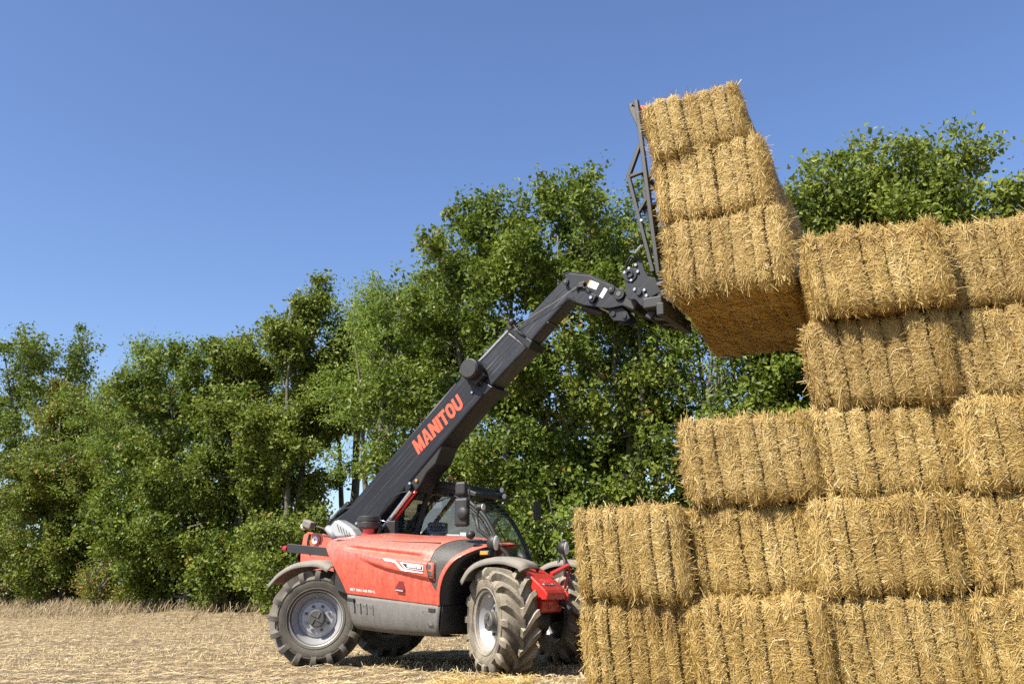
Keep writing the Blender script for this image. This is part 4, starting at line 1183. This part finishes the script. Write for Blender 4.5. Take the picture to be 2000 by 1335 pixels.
def headlamp(x, y, z, parent):
    m = MB(); m.lathe([(.0, -.10), (.06, -.095), (.095, -.06), (.105, 0.), (.098, .018)], 24)
    m.v = [(x + Y, y + X * .85, z + Z) for X, Y, Z in m.v]; o = m.build('headlamp', M['black'], parent, smooth=True)
    m = MB(); m.lathe([(.096, .012), (.085, .026), (.05, .036), (.0, .040)], 24)
    m.v = [(x + Y, y + X * .85, z + Z) for X, Y, Z in m.v]; m.build('lamp_lens', M['lens'], o, smooth=True)
    return o
h1 = headlamp(2.79, -.99, 1.555, TH); h1.rotation_euler = (0, 0, 0)
m = MB(); m.cyl((2.77, -.98, 1.33), (2.77, -.98, 1.47), .03, 10); m.build('lamp_post', M['black'], TH)
m = MB(); m.box((2.705, -1.06, 1.43), (.15, .10, .065)); o = m.build('indicator', M['black'], TH, bevel=.012)
m = MB(); m.box((2.705, -1.112, 1.43), (.11, .014, .042)); m.build('indicator_lens', M['amber'], o, bevel=.006)
h2 = headlamp(2.80, .93, 1.545, TH)
m = MB(); m.tube([(2.95, .60, 1.0), (2.95, .62, 1.36), (2.88, .66, 1.44), (2.80, .90, 1.44)], .024, 8); m.tube([(2.80, .72, 1.0), (2.80, .72, 1.42)], .02, 8); m.build('lamp_bracket', M['black'], TH, smooth=True)
m = MB(); m.bar((2.95, .20, 1.18), (3.0, .62, 1.30), .05, .05); m.build('lamp_stay', M['red_clean'], TH, bevel=.006)

# ---- air intake and exhaust
m = MB(); m.lathe([(.0, .120), (.145, .112), (.160, .095), (.160, .040), (.150, .034), (.160, .02), (.160, -.040), (.145, -.06), (.09, -.065)], 28)
m.v = [(x + .455, z - .56, y + 1.885) for x, y, z in m.v]; o = m.build('air_precleaner', M['black'], TH, auto=35)
m = MB(); m.cyl((.455, -.56, 1.70), (.455, -.56, 1.84), .085, 20); m.build('precleaner_base', M['red_clean'], o)
m = MB(); m.prism([(-.20, 1.70), (-.235, 1.80), (-.215, 1.88), (-.13, 1.955), (-.06, 1.965), (.08, 1.90), (.20, 1.83), (.30, 1.72)], -.63, -.42); m.build('exhaust_shield', M['silver'], TH, bevel=.035)
EX = bpy.data.objects['exhaust_shield']
for i in range(5):
    x = -.04 + i * .055; z = 1.955 - .030 * i
    m = MB(); m.box((x, -.631, z - .11), (.010, .010, .12), R_(-24)); m.build('shield_slot', M['hub'], EX)
m = MB(); m.tube([(-.10, -.60, 1.70), (-.20, -.60, 1.80), (-.27, -.60, 1.86)], [.05, .055, .05], 12); m.build('exhaust_pipe', M['rim'], TH, smooth=True)

# ---- boom
BOOM = empty('boom', TH)
OUT = [(-.62, 1.70), (-.61, 1.88), (-.54, 1.98), (-.25, 2.13), (1.80, 3.955), (2.20, 3.68), (.42, 2.03), (.05, 1.60)]
m = MB(); m.prism(OUT, -.22, .22); m.build('outer_section', M['boom'], BOOM, bevel=.03)
BD = Vector((.747, 0, .665)); BN = Vector((-.665, 0, .747))
def bp(a, w, y=0): return Vector((-.45, y, 1.80)) + BD * a + BN * w
for a0, a1, w in ((.62, 2.95, -.115), (1.15, 2.9, -.205), (.55, 1.35, .045)):
    m = MB(); m.tube([bp(a0, w, -.2205), bp(a1, w, -.2205)], .0032, 5); m.build('weld_seam', M['hub'], BOOM)
m = MB(); m.prism([(1.72, 3.99), (1.86, 4.02), (2.30, 3.72), (2.17, 3.62)], -.235, .235); m.build('section_collar', M['boom'], BOOM, bevel=.012)
m = MB(); m.prism([(1.70, 3.80), (2.02, 4.075), (2.53, 4.50), (2.84, 4.245), (2.30, 3.80), (2.0, 3.55)], -.185, .185); m.build('middle_section', M['boom_worn'], BOOM, bevel=.022)
m = MB(); m.prism([(2.49, 4.55), (2.57, 4.58), (2.92, 4.30), (2.86, 4.20)], -.205, .205); m.build('section_collar', M['boom'], BOOM, bevel=.01)
m = MB(); m.prism([(2.40, 4.30), (2.62, 4.515), (3.385, 5.14), (3.43, 5.175), (3.66, 5.16), (3.74, 4.86), (3.60, 4.755), (3.455, 4.83), (2.88, 4.33), (2.6, 4.1)], -.15, .15); m.build('inner_section', M['boom_worn'], BOOM, bevel=.03)
for w in (-.085,):
    m = MB(); m.tube([bp(3.25, w - .02, -.187), bp(4.12, w - .06, -.187)], .004, 5); m.build('weld_seam', M['hub'], BOOM)
m = MB(); m.tube([bp(4.25, -.14, -.152), bp(5.0, -.17, -.152)], .004, 5); m.build('weld_seam', M['hub'], BOOM)
HEAD = [(3.43, 5.185), (3.52, 5.195), (3.80, 5.115), (4.08, 4.945), (4.28, 4.80), (4.345, 4.70), (4.30, 4.61), (4.10, 4.60), (3.96, 4.625), (3.88, 4.66), (3.72, 4.70), (3.60, 4.76)]
for y in (-.17, .17):
    m = MB(); m.prism(HEAD, y - .022, y + .022); o = m.build('head_plate', M['boom'], BOOM, bevel=.008)
    if y < 0: HP = o
m = MB(); m.tube([(3.40, 0, 5.19), (3.52, 0, 5.205), (3.80, 0, 5.125), (4.08, 0, 4.955), (4.26, 0, 4.82)], .012, 4)
G = np.array([[(x, y, z) for y in (-.19, .19)] for x, _, z in catmull([(3.40, 0, 5.19), (3.52, 0, 5.205), (3.80, 0, 5.125), (4.08, 0, 4.955), (4.26, 0, 4.82)], 16)])
m = MB(); m.grid(G); m.build('head_top_plate', M['boom'], BOOM, solid=.016)
m = MB(); m.box((3.75, 0, 4.90), (.30, .28, .22), R_(25)); m.build('head_core', M['blackmetal'], BOOM, bevel=.02)
for x, z, r, h in ((4.135, 4.855, .052, .03), (4.25, 4.765, .078, .04), (3.46, 5.075, .045, .025)):
    m = MB(); m.cyl((x, -.192, z), (x, -.192 - h, z), r, 24); o = m.build('pin', M['boom'], HP, bevel=.006)
    m = MB(); m.cyl((x, -.190 - h, z), (x, -.202 - h, z), r * .45, 16); m.build('pin_end', M['hub'], o, bevel=.003)
m = MB(); m.prism([(3.835, 5.035), (3.955, 4.97), (3.905, 4.89), (3.785, 4.955)], -.1955, -.190); m.build('load_chart', M['white'], HP)
m = MB(); m.prism([(3.82, 5.044), (3.837, 5.034), (3.787, 4.954), (3.77, 4.964)], -.1960, -.190); m.build('chart_edge', M['amber'], HP)
m = MB(); m.prism([(4.03, 4.90), (4.075, 4.865), (3.995, 4.755), (3.95, 4.79)], -.1955, -.190); m.build('safety_label', M['white'], HP)
m = MB(); m.box((3.86, -.215, 4.775), (.10, .05, .11), R_(38)); o = m.build('coupler_box', M['boom'], HP, bevel=.01)
m = MB(); m.cyl((3.85, -.24, 4.775), (3.85, -.26, 4.775), .022, 10); m.build('coupler_knob', M['chrome'], o)
m = MB(); m.box((3.70, -.215, 4.985), (.08, .05, .07), R_(10)); m.cyl((3.66, -.22, 4.98), (3.62, -.22, 4.93), .018, 8); m.cyl((3.72, -.22, 5.02), (3.76, -.22, 5.01), .02, 8); m.build('hose_coupler', M['black'], HP, bevel=.006)
m = MB(); m.tube([(3.72, -.23, 4.97), (3.76, -.25, 4.92), (3.80, -.24, 4.94), (3.83, -.23, 4.90), (3.84, -.23, 4.83)], .010, 6); m.build('hose', M['black'], HP, smooth=True)
m = MB(); m.tube([(3.62, -.215, 4.97), (3.30, -.20, 4.82), (2.66, -.20, 4.56)], .0045, 5); m.build('guide_wire', M['chrome'], BOOM)
# tilt cylinder and link
m = MB(); m.cyl((3.62, 0, 4.74), (3.92, 0, 4.60), .055, 14); m.build('tilt_cylinder', M['blackmetal'], BOOM)
m = MB(); m.cyl((3.90, -.06, 4.675), (4.10, -.06, 4.555), .020, 10); m.build('cylinder_rod', M['chrome'], BOOM)
LINK = [(4.05, 4.60), (4.20, 4.66), (4.34, 4.50), (4.36, 4.44), (4.28, 4.41), (4.12, 4.44), (4.06, 4.52)]
for y in (-.12, .12):
    m = MB(); m.prism(LINK, y - .015, y + .015); o = m.build('tilt_link', M['boom'], BOOM, bevel=.006)
    if y < 0:
        for x, z in ((4.12, 4.53), (4.28, 4.475)):
            m = MB(); m.cyl((x, y - .015, z), (x, y - .035, z), .035, 16); m.build('link_pin', M['boom'], o, bevel=.004)
# hose reel and hydraulics on the boom
m = MB(); m.lathe([(.0, -.20), (.125, -.198), (.132, -.192), (.128, -.185), (.145, -.175), (.152, -.15), (.152, -.02), (.13, .0)], 36, c=(2.015, -.235, 3.985)); REEL = m.build('hose_reel', M['black'], BOOM, auto=30)
m = MB(); m.box((2.10, -.26, 3.86), (.20, .10, .10), R_(-41)); m.build('reel_bracket', M['black'], REEL, bevel=.01)
m = MB(); m.tube([(1.93, -.30, 3.84), (1.98, -.33, 3.78), (2.06, -.31, 3.76), (2.10, -.28, 3.78)], .012, 6); m.build('reel_hose', M['blackmetal'], REEL, smooth=True)
for a, w in ((3.24, -.215), (3.05, -.20)):
    p = bp(a, w, -.236); m = MB(); m.cyl(p, p + Vector((0, -.012, 0)), .016, 10); m.build('bolt', M['chrome'], BOOM)
m = MB(); m.tube([bp(.30, .135, -.13), bp(1.9, .145, -.13), bp(2.92, .15, -.13)], .030, 8); m.build('boom_pipe', M['black'], BOOM, smooth=True)
m = MB(); m.tube([bp(.25, .10, .06), bp(2.92, .12, .06)], .030, 8); m.build('boom_pipe', M['black'], BOOM, smooth=True)
for a in (2.18, 1.2):
    p = bp(a, .165, -.16); m = MB(); m.tube([p + Vector((.035 * math.cos(t), 0, .035 * math.sin(t))) for t in np.linspace(0, 6.283, 13)], .010, 6, caps=False); m.build('pipe_clamp', M['black'], BOOM)
m = MB(); m.cyl(bp(3.38, .085, -.17), bp(4.03, .055, -.17), .027, 12); m.build('hose_tube', M['chrome'], BOOM)
m = MB(); m.box(bp(4.12, .055, -.17), (.14, .10, .10), R_(-41)); o = m.build('tube_clamp', M['black'], BOOM, bevel=.02)
m = MB(); m.lathe([(.0, -.05), (.04, -.045), (.05, -.02), (.05, .02)], 16, c=tuple(bp(4.16, .075, -.21))); m.build('clamp_knob', M['blackmetal'], o, smooth=True)
m = MB(); m.tube([bp(4.15, .02, -.225), bp(4.14, -.08, -.235), bp(4.14, -.16, -.225), bp(4.16, -.24, -.215)], .016, 6); m.build('clamp_strap', M['black'], o, smooth=True)
m = MB(); m.box(bp(3.55, .20, .03), (.07, .05, .16), R_(-75)); m.build('boom_lamp', M['black'], BOOM, bevel=.012)
for a, w in ((3.72, -.285), (4.52, -.345)):
    m = MB(); m.box(bp(a, w, 0), (.02, .36, .02)); m.build('wear_pad_bolt', M['hub'], BOOM)
word_mesh('boom_lettering', 'MANITOU', lambda u, v: tuple(Vector((1.045, -.2215, 2.868)) + Vector((.777, 0, .629)) * u + Vector((-.629, 0, .777)) * v), M['orange_text'], BOOM, 1.03, .225, (0, -.003, 0))
# boom heel hoses, heel pins
m = MB(); m.cyl((-.02, -.225, 1.93), (-.02, -.25, 1.93), .062, 20); o = m.build('heel_pin', M['boom'], BOOM, bevel=.006)
m = MB(); m.cyl((-.02, -.25, 1.93), (-.02, -.262, 1.93), .022, 10); m.build('pin_end', M['chrome'], o)
for dy, dz in ((-.10, 0), (-.04, .02), (.03, .01), (-.16, -.01)):
    m = MB(); m.tube([(-.20, dy, 2.20 + dz), (-.33, dy - .02, 2.16 + dz), (-.50, dy - .03, 2.06 + dz), (-.66, dy, 1.94 + dz), (-.70, dy, 1.80)], .018, 7); m.build('hydraulic_hose', M['black'], BOOM, smooth=True)
m = MB(); m.box((-.30, -.10, 2.20), (.14, .20, .07), R_(-41)); m.build('valve', M['blackmetal'], BOOM, bevel=.012)
for q in range(3):
    m = MB(); m.cyl((-.36 - .06 * q, -.20, 2.17 - .05 * q), (-.41 - .06 * q, -.20, 2.13 - .05 * q), .02, 8); m.build('hose_fitting', M['chrome'], BOOM)
# lift cylinder, bracket under the boom
m = MB(); m.cyl((.10, -.10, 1.35), (.50, -.26, 1.86), .065, 16); m.build('cylinder_barrel', M['black'], BOOM)
m = MB(); m.cyl((.50, -.26, 1.86), (.96, -.26, 2.345), .036, 16); m.build('cylinder_rod', M['chrome'], BOOM)
m = MB(); m.cyl((.54, -.205, 1.86), (1.0, -.205, 2.345), .024, 12); m.build('lock_strut', M['red_clean'], BOOM)
m = MB(); m.prism([(.80, 2.36), (.76, 2.44), (1.05, 2.80), (1.45, 2.98), (1.33, 2.72), (1.18, 2.60), (1.06, 2.42), (.98, 2.34)], -.20, .20); m.build('boom_bracket', M['blackmetal'], BOOM, bevel=.02)
m = MB(); m.cyl((.90, -.20, 2.42), (.90, -.26, 2.42), .05, 16); o = m.build('bracket_pin', M['boom'], BOOM, bevel=.006)
m = MB(); m.cyl((.935, -.26, 2.46), (.935, -.275, 2.46), .02, 10); m.build('pin_end', M['chrome'], o)
m = MB(); m.tube([(.24, -.24, 1.80), (.34, -.25, 1.95), (.50, -.25, 2.17), (.62, -.26, 2.28), (.80, -.26, 2.34), (.95, -.25, 2.35)], .008, 5); m.build('hose', M['blackmetal'], BOOM, smooth=True)
m = MB(); m.tube([(.40, -.34, 1.90), (.46, -.36, 1.96), (.58, -.36, 1.93), (.64, -.33, 1.90)], .012, 6); m.build('cylinder_hose', M['chrome'], BOOM, smooth=True)
m = MB(); m.box((.66, -.30, 1.83), (.18, .10, .22)); m.build('valve_bank', M['black'], BOOM, bevel=.015)
m = MB(); m.cyl((1.02, -.21, 2.50), (1.02, -.235, 2.50), .02, 10); m.build('marker_lamp', M['amber'], BOOM)

# ---- bale grab
GRAB = empty('bale_grab', TH)
PL = [(4.40, 4.99), (4.47, 5.02), (4.56, 5.02), (4.60, 5.13), (4.655, 5.12), (4.68, 4.98), (4.73, 4.88), (4.80, 4.845), (4.92, 4.84), (4.92, 4.66), (4.76, 4.60), (4.75, 4.49), (4.69, 4.44), (4.60, 4.52), (4.54, 4.60), (4.44, 4.62), (4.40, 4.72)]
for y in (-.36, .36):
    m = MB(); m.prism(PL, y - .02, y + .02); o = m.build('carriage_plate', M['boom'], GRAB, bevel=.006)
    if y < 0: CP = o
m = MB(); m.tube([bp_ for bp_ in [(4.485, -.40, 4.945), (4.485, .40, 4.945)]], .060, 20); m.build('carriage_tube', M['blackmetal'], GRAB)
m = MB(); m.lathe([(.095, 0), (.095, -.02), (.050, -.02), (.050, -.045), (.036, -.045), (.036, -.01)], 24, c=(4.485, -.38, 4.945)); m.build('carriage_bush', M['boom'], CP, auto=30)
for x, z in ((4.41, 4.985), (4.475, 5.03), (4.50, 4.865), (4.595, 4.965), (4.54, 4.73), (4.675, 4.70), (4.70, 4.62), (4.60, 4.68), (4.57, 5.06)):
    m = MB(); m.cyl((x, -.38, z), (x, -.405, z), .022, 8); m.build('bolt', M['chrome'], CP, bevel=.004)
m = MB(); m.cyl((4.60, -.38, 4.68), (4.60, -.41, 4.68), .040, 16); m.build('pin', M['boom'], CP, bevel=.004)
m = MB(); m.cyl((4.86, -.40, 4.735), (4.98, -.40, 4.765), .028, 10); m.build('tine_stub', M['hub'], CP)
m = MB(); m.box((4.42, 0, 4.62), (.20, .52, .18), R_(30)); m.build('carriage_core', M['blackmetal'], GRAB, bevel=.02)
m = MB(); m.box((4.80, -.02, 4.50), (.26, .9, .14)); m.build('lower_beam', M['blackmetal'], GRAB, bevel=.015)
m = MB(); m.box((4.92, .0, 4.38), (.10, 1.05, .16)); m.build('tine_rail', M['blackmetal'], GRAB, bevel=.012)
for y in (-.25, .05, .35):
    m = MB(); m.tube([(4.72, y, 4.42), (4.76, y, 4.34), (4.90, y, 4.31), (4.98, y, 4.36)], .018, 6); m.build('rail_hook', M['hub'], GRAB)
m = MB(); m.box((4.70, .02, 4.40), (.10, .64, .12), R_(35)); m.build('hook_beam', M['blackmetal'], GRAB, bevel=.012)
for y in (-.5, -.1, .3, .7):
    m = MB(); m.tube([(4.95, y, 4.56), (5.5, y, 4.58), (6.05, y, 4.60)], [.024, .022, .006], 8); m.build('tine', M['hub'], GRAB)
def mast(y, name='mast_truss'):
    m = MB()
    m.bar((4.705, y, 7.37), (4.90, y, 4.86), .055, .07)
    m.bar((4.735, y, 6.72), (4.545, y, 6.285), .05, .06)
    m.bar((4.545, y, 6.30), (4.83, y, 4.90), .05, .06)
    m.bar((4.56, y, 6.285), (4.77, y, 6.315), .045, .05)
    m.bar((4.64, y, 5.72), (4.83, y, 5.98), .045, .05)
    return m.build(name, M['blackmetal'], GRAB, bevel=.006)
mast(-.45); mast(.10)
m = MB(); m.bar((4.70, -.40, 5.86), (4.92, -.36, 5.36), .05, .05); m.build('mast_brace', M['boom'], GRAB, bevel=.006)
m = MB(); m.bar((4.72, -.42, 5.82), (4.84, .08, 6.06), .05, .05); m.build('mast_brace', M['boom'], GRAB, bevel=.006)
for x, z, y1 in ((4.80, 5.48, .12), (4.74, 6.30, .12), (4.86, 5.14, .60)):
    m = MB(); m.bar((x, -.46, z), (x, y1, z), .05, .05, (0, 0, 1)); m.build('mast_crossbar', M['boom'], GRAB, bevel=.006)
m = MB(); m.box((4.86, -.10, 5.32), (.14, .5, .24), R_(6)); m.build('valve_box', M['black'], GRAB, bevel=.012)
m = MB(); m.cyl((4.76, -.17, 5.95), (4.83, -.17, 5.15), .030, 12); m.build('grab_cylinder', M['blackmetal'], GRAB)
m = MB(); m.cyl((4.715, -.47, 5.62), (4.715, -.50, 5.62), .02, 8); m.build('bolt', M['chrome'], GRAB)
m = MB(); m.tube([(4.53, -.44, 5.24), (4.60, -.47, 5.20), (4.70, -.49, 5.28)], .016, 6); m.build('hose_clip', M['chrome'], GRAB)
m = MB(); m.prism([(4.575, 7.36), (4.60, 7.24), (4.72, 6.90), (4.745, 6.92), (4.70, 7.37)], -.44, .14); m.build('mast_head', M['black'], GRAB, bevel=.008)
m = MB(); m.tube([(4.60, -.42, 7.30), (4.64, -.45, 7.33), (4.68, -.49, 7.33)], .010, 6); m.build('head_fitting', M['chrome'], GRAB)
m = MB(); m.bar((4.70, -.30, 7.34), (5.55, -.30, 7.00), .05, .05); m.bar((5.53, -.30, 7.02), (5.60, -.30, 6.66), .04, .04); m.build('top_clamp', M['red_clean'], GRAB, bevel=.006)
for dy in (0, .07):
    m = MB(); m.tube([(4.62, -.36 + dy, 5.13), (4.50, -.38 + dy, 5.20), (4.42, -.34 + dy, 5.12), (4.38, -.25 + dy, 4.98)], .016, 7); m.build('hydraulic_hose', M['black'], GRAB, smooth=True)
# ------------------------------------------------------------------ driver
def make_person():
    pts = [('pelvis', (.72, .72, 1.64), .125), ('waist', (.68, .72, 1.78), .120), ('chest', (.64, .72, 1.95), .135), ('neck0', (.66, .72, 2.08), .062), ('neck', (.69, .72, 2.13), .052), ('head0', (.72, .72, 2.19), .070), ('head', (.73, .72, 2.26), .088), ('crown', (.72, .72, 2.335), .062),
           ('jaw', (.79, .72, 2.185), .036), ('nose', (.835, .72, 2.245), .010), ('brow', (.80, .72, 2.285), .030)]
    E = [(0, 1), (1, 2), (2, 3), (3, 4), (4, 5), (5, 6), (6, 7), (5, 8), (6, 9), (6, 10)]
    def chain(root, items):
        prev = root
        for p, r in items:
            pts.append(('', p, r)); E.append((prev, len(pts) - 1)); prev = len(pts) - 1
        return prev
    for s in (-1, 1):
        y = .72
        w = chain(2, [((.65, y + s * .17, 2.02), .070), ((.70, y + s * .225, 1.90), .056), ((.84, y + s * .255, 1.76), .046), ((1.08, y + s * .22, 1.80), .038), ((1.28, y + s * .185, 1.86), .030), ((1.335, y + s * .18, 1.872), .034)])
        for k in range(4):
            dz = .030 - .020 * k
            chain(w, [((1.385, y + s * (.19 + .004 * k), 1.892 + dz), .0105), ((1.425, y + s * (.185), 1.885 + dz), .0095), ((1.43, y + s * .160, 1.865 + dz), .0085)])
        chain(w, [((1.35, y + s * .145, 1.895), .011), ((1.385, y + s * .125, 1.90), .0095)])
        chain(0, [((.76, y + s * .11, 1.63), .095), ((1.00, y + s * .14, 1.66), .080), ((1.22, y + s * .15, 1.66), .062), ((1.32, y + s * .15, 1.40), .055), ((1.36, y + s * .15, 1.25), .045), ((1.46, y + s * .15, 1.22), .040)])
    me = bpy.data.meshes.new('person'); me.from_pydata([p[1] for p in pts], E, [])
    o = obj('person', me)
    sk = o.modifiers.new('skin', 'SKIN'); sk.use_smooth_shade = True
    for i, (_, _, r) in enumerate(pts): me.skin_vertices[0].data[i].radius = (r, r)
    for i in range(len(pts)): me.skin_vertices[0].data[i].use_root = (i == 0)
    sb = o.modifiers.new('sub', 'SUBSURF'); sb.levels = 2; sb.render_levels = 2
    dg = bpy.context.evaluated_depsgraph_get()
    m2 = bpy.data.meshes.new_from_object(o.evaluated_get(dg)); m2.name = 'person'
    o.modifiers.clear(); o.data = m2; bpy.data.meshes.remove(me)
    skin = paint('skin', (.52, .27, .18), .5, var=.05)
    t = NT('checked_shirt'); v = t.coord('Object')
    sx = t.n('ShaderNodeSeparateXYZ'); t.l(v, sx.inputs[0])
    bands = None
    for i, ax in enumerate((1, 2)):
        w = t.math('SINE', t.math('MULTIPLY', sx.outputs[ax], 110.0)); w = t.math('GREATER_THAN', w, .35)
        bands = w if bands is None else t.math('ADD', bands, w)
    t.principled(t.mix(t.math('MULTIPLY', bands, .5), (.42, .40, .44), (.07, .06, .11)), .85)
    denim = paint('denim', (.035, .05, .09), .85); hair = paint('hair', (.05, .03, .02), .6)
    for mt in (skin, t.m, denim, hair): m2.materials.append(mt)
    for p in m2.polygons:
        c = p.center
        arm_hand = c.x > 1.22 and c.z > 1.78
        leg = c.z < 1.70 and not arm_hand
        head = c.z > 2.10
        p.material_index = 0 if arm_hand else (2 if leg else (0 if head else 1))
        p.use_smooth = True
    # small features of the head
    h = MB()
    rows = []
    for a in np.linspace(-.35, 1.45, 9):
        rows.append([(.722 + .100 * math.cos(b) * math.cos(a) * (1 if math.cos(b) < .35 else .6), .72 + .096 * math.sin(b) * math.cos(a), 2.275 + .098 * math.sin(a)) for b in np.linspace(R_(55), R_(305), 17)])
    h.grid(np.array(rows)); hr = h.build('hair', hair, o, smooth=True, solid=.012)
    for s in (-1, 1):
        e = MB(); e.lathe([(0, .010), (.007, .007), (.010, 0), (.007, -.007), (0, -.010)], 8, c=(.812, .72 + s * .032, 2.258)); e.build('eye', M['white'], o, smooth=True)
        e = MB(); e.lathe([(0, .012), (.020, .006), (.026, 0), (.018, -.006), (0, -.010)], 10, c=(.715, .72 + s * .090, 2.245)); e.build('ear', skin, o, smooth=True)
    e = MB(); e.box((.818, .72, 2.192), (.008, .045, .008)); e.build('mouth', M['lamp_rear'], o)
    o.matrix_world = MACH
    tag(o, 'person in a checked shirt seated at the wheel inside the cab', 'person')
make_person()
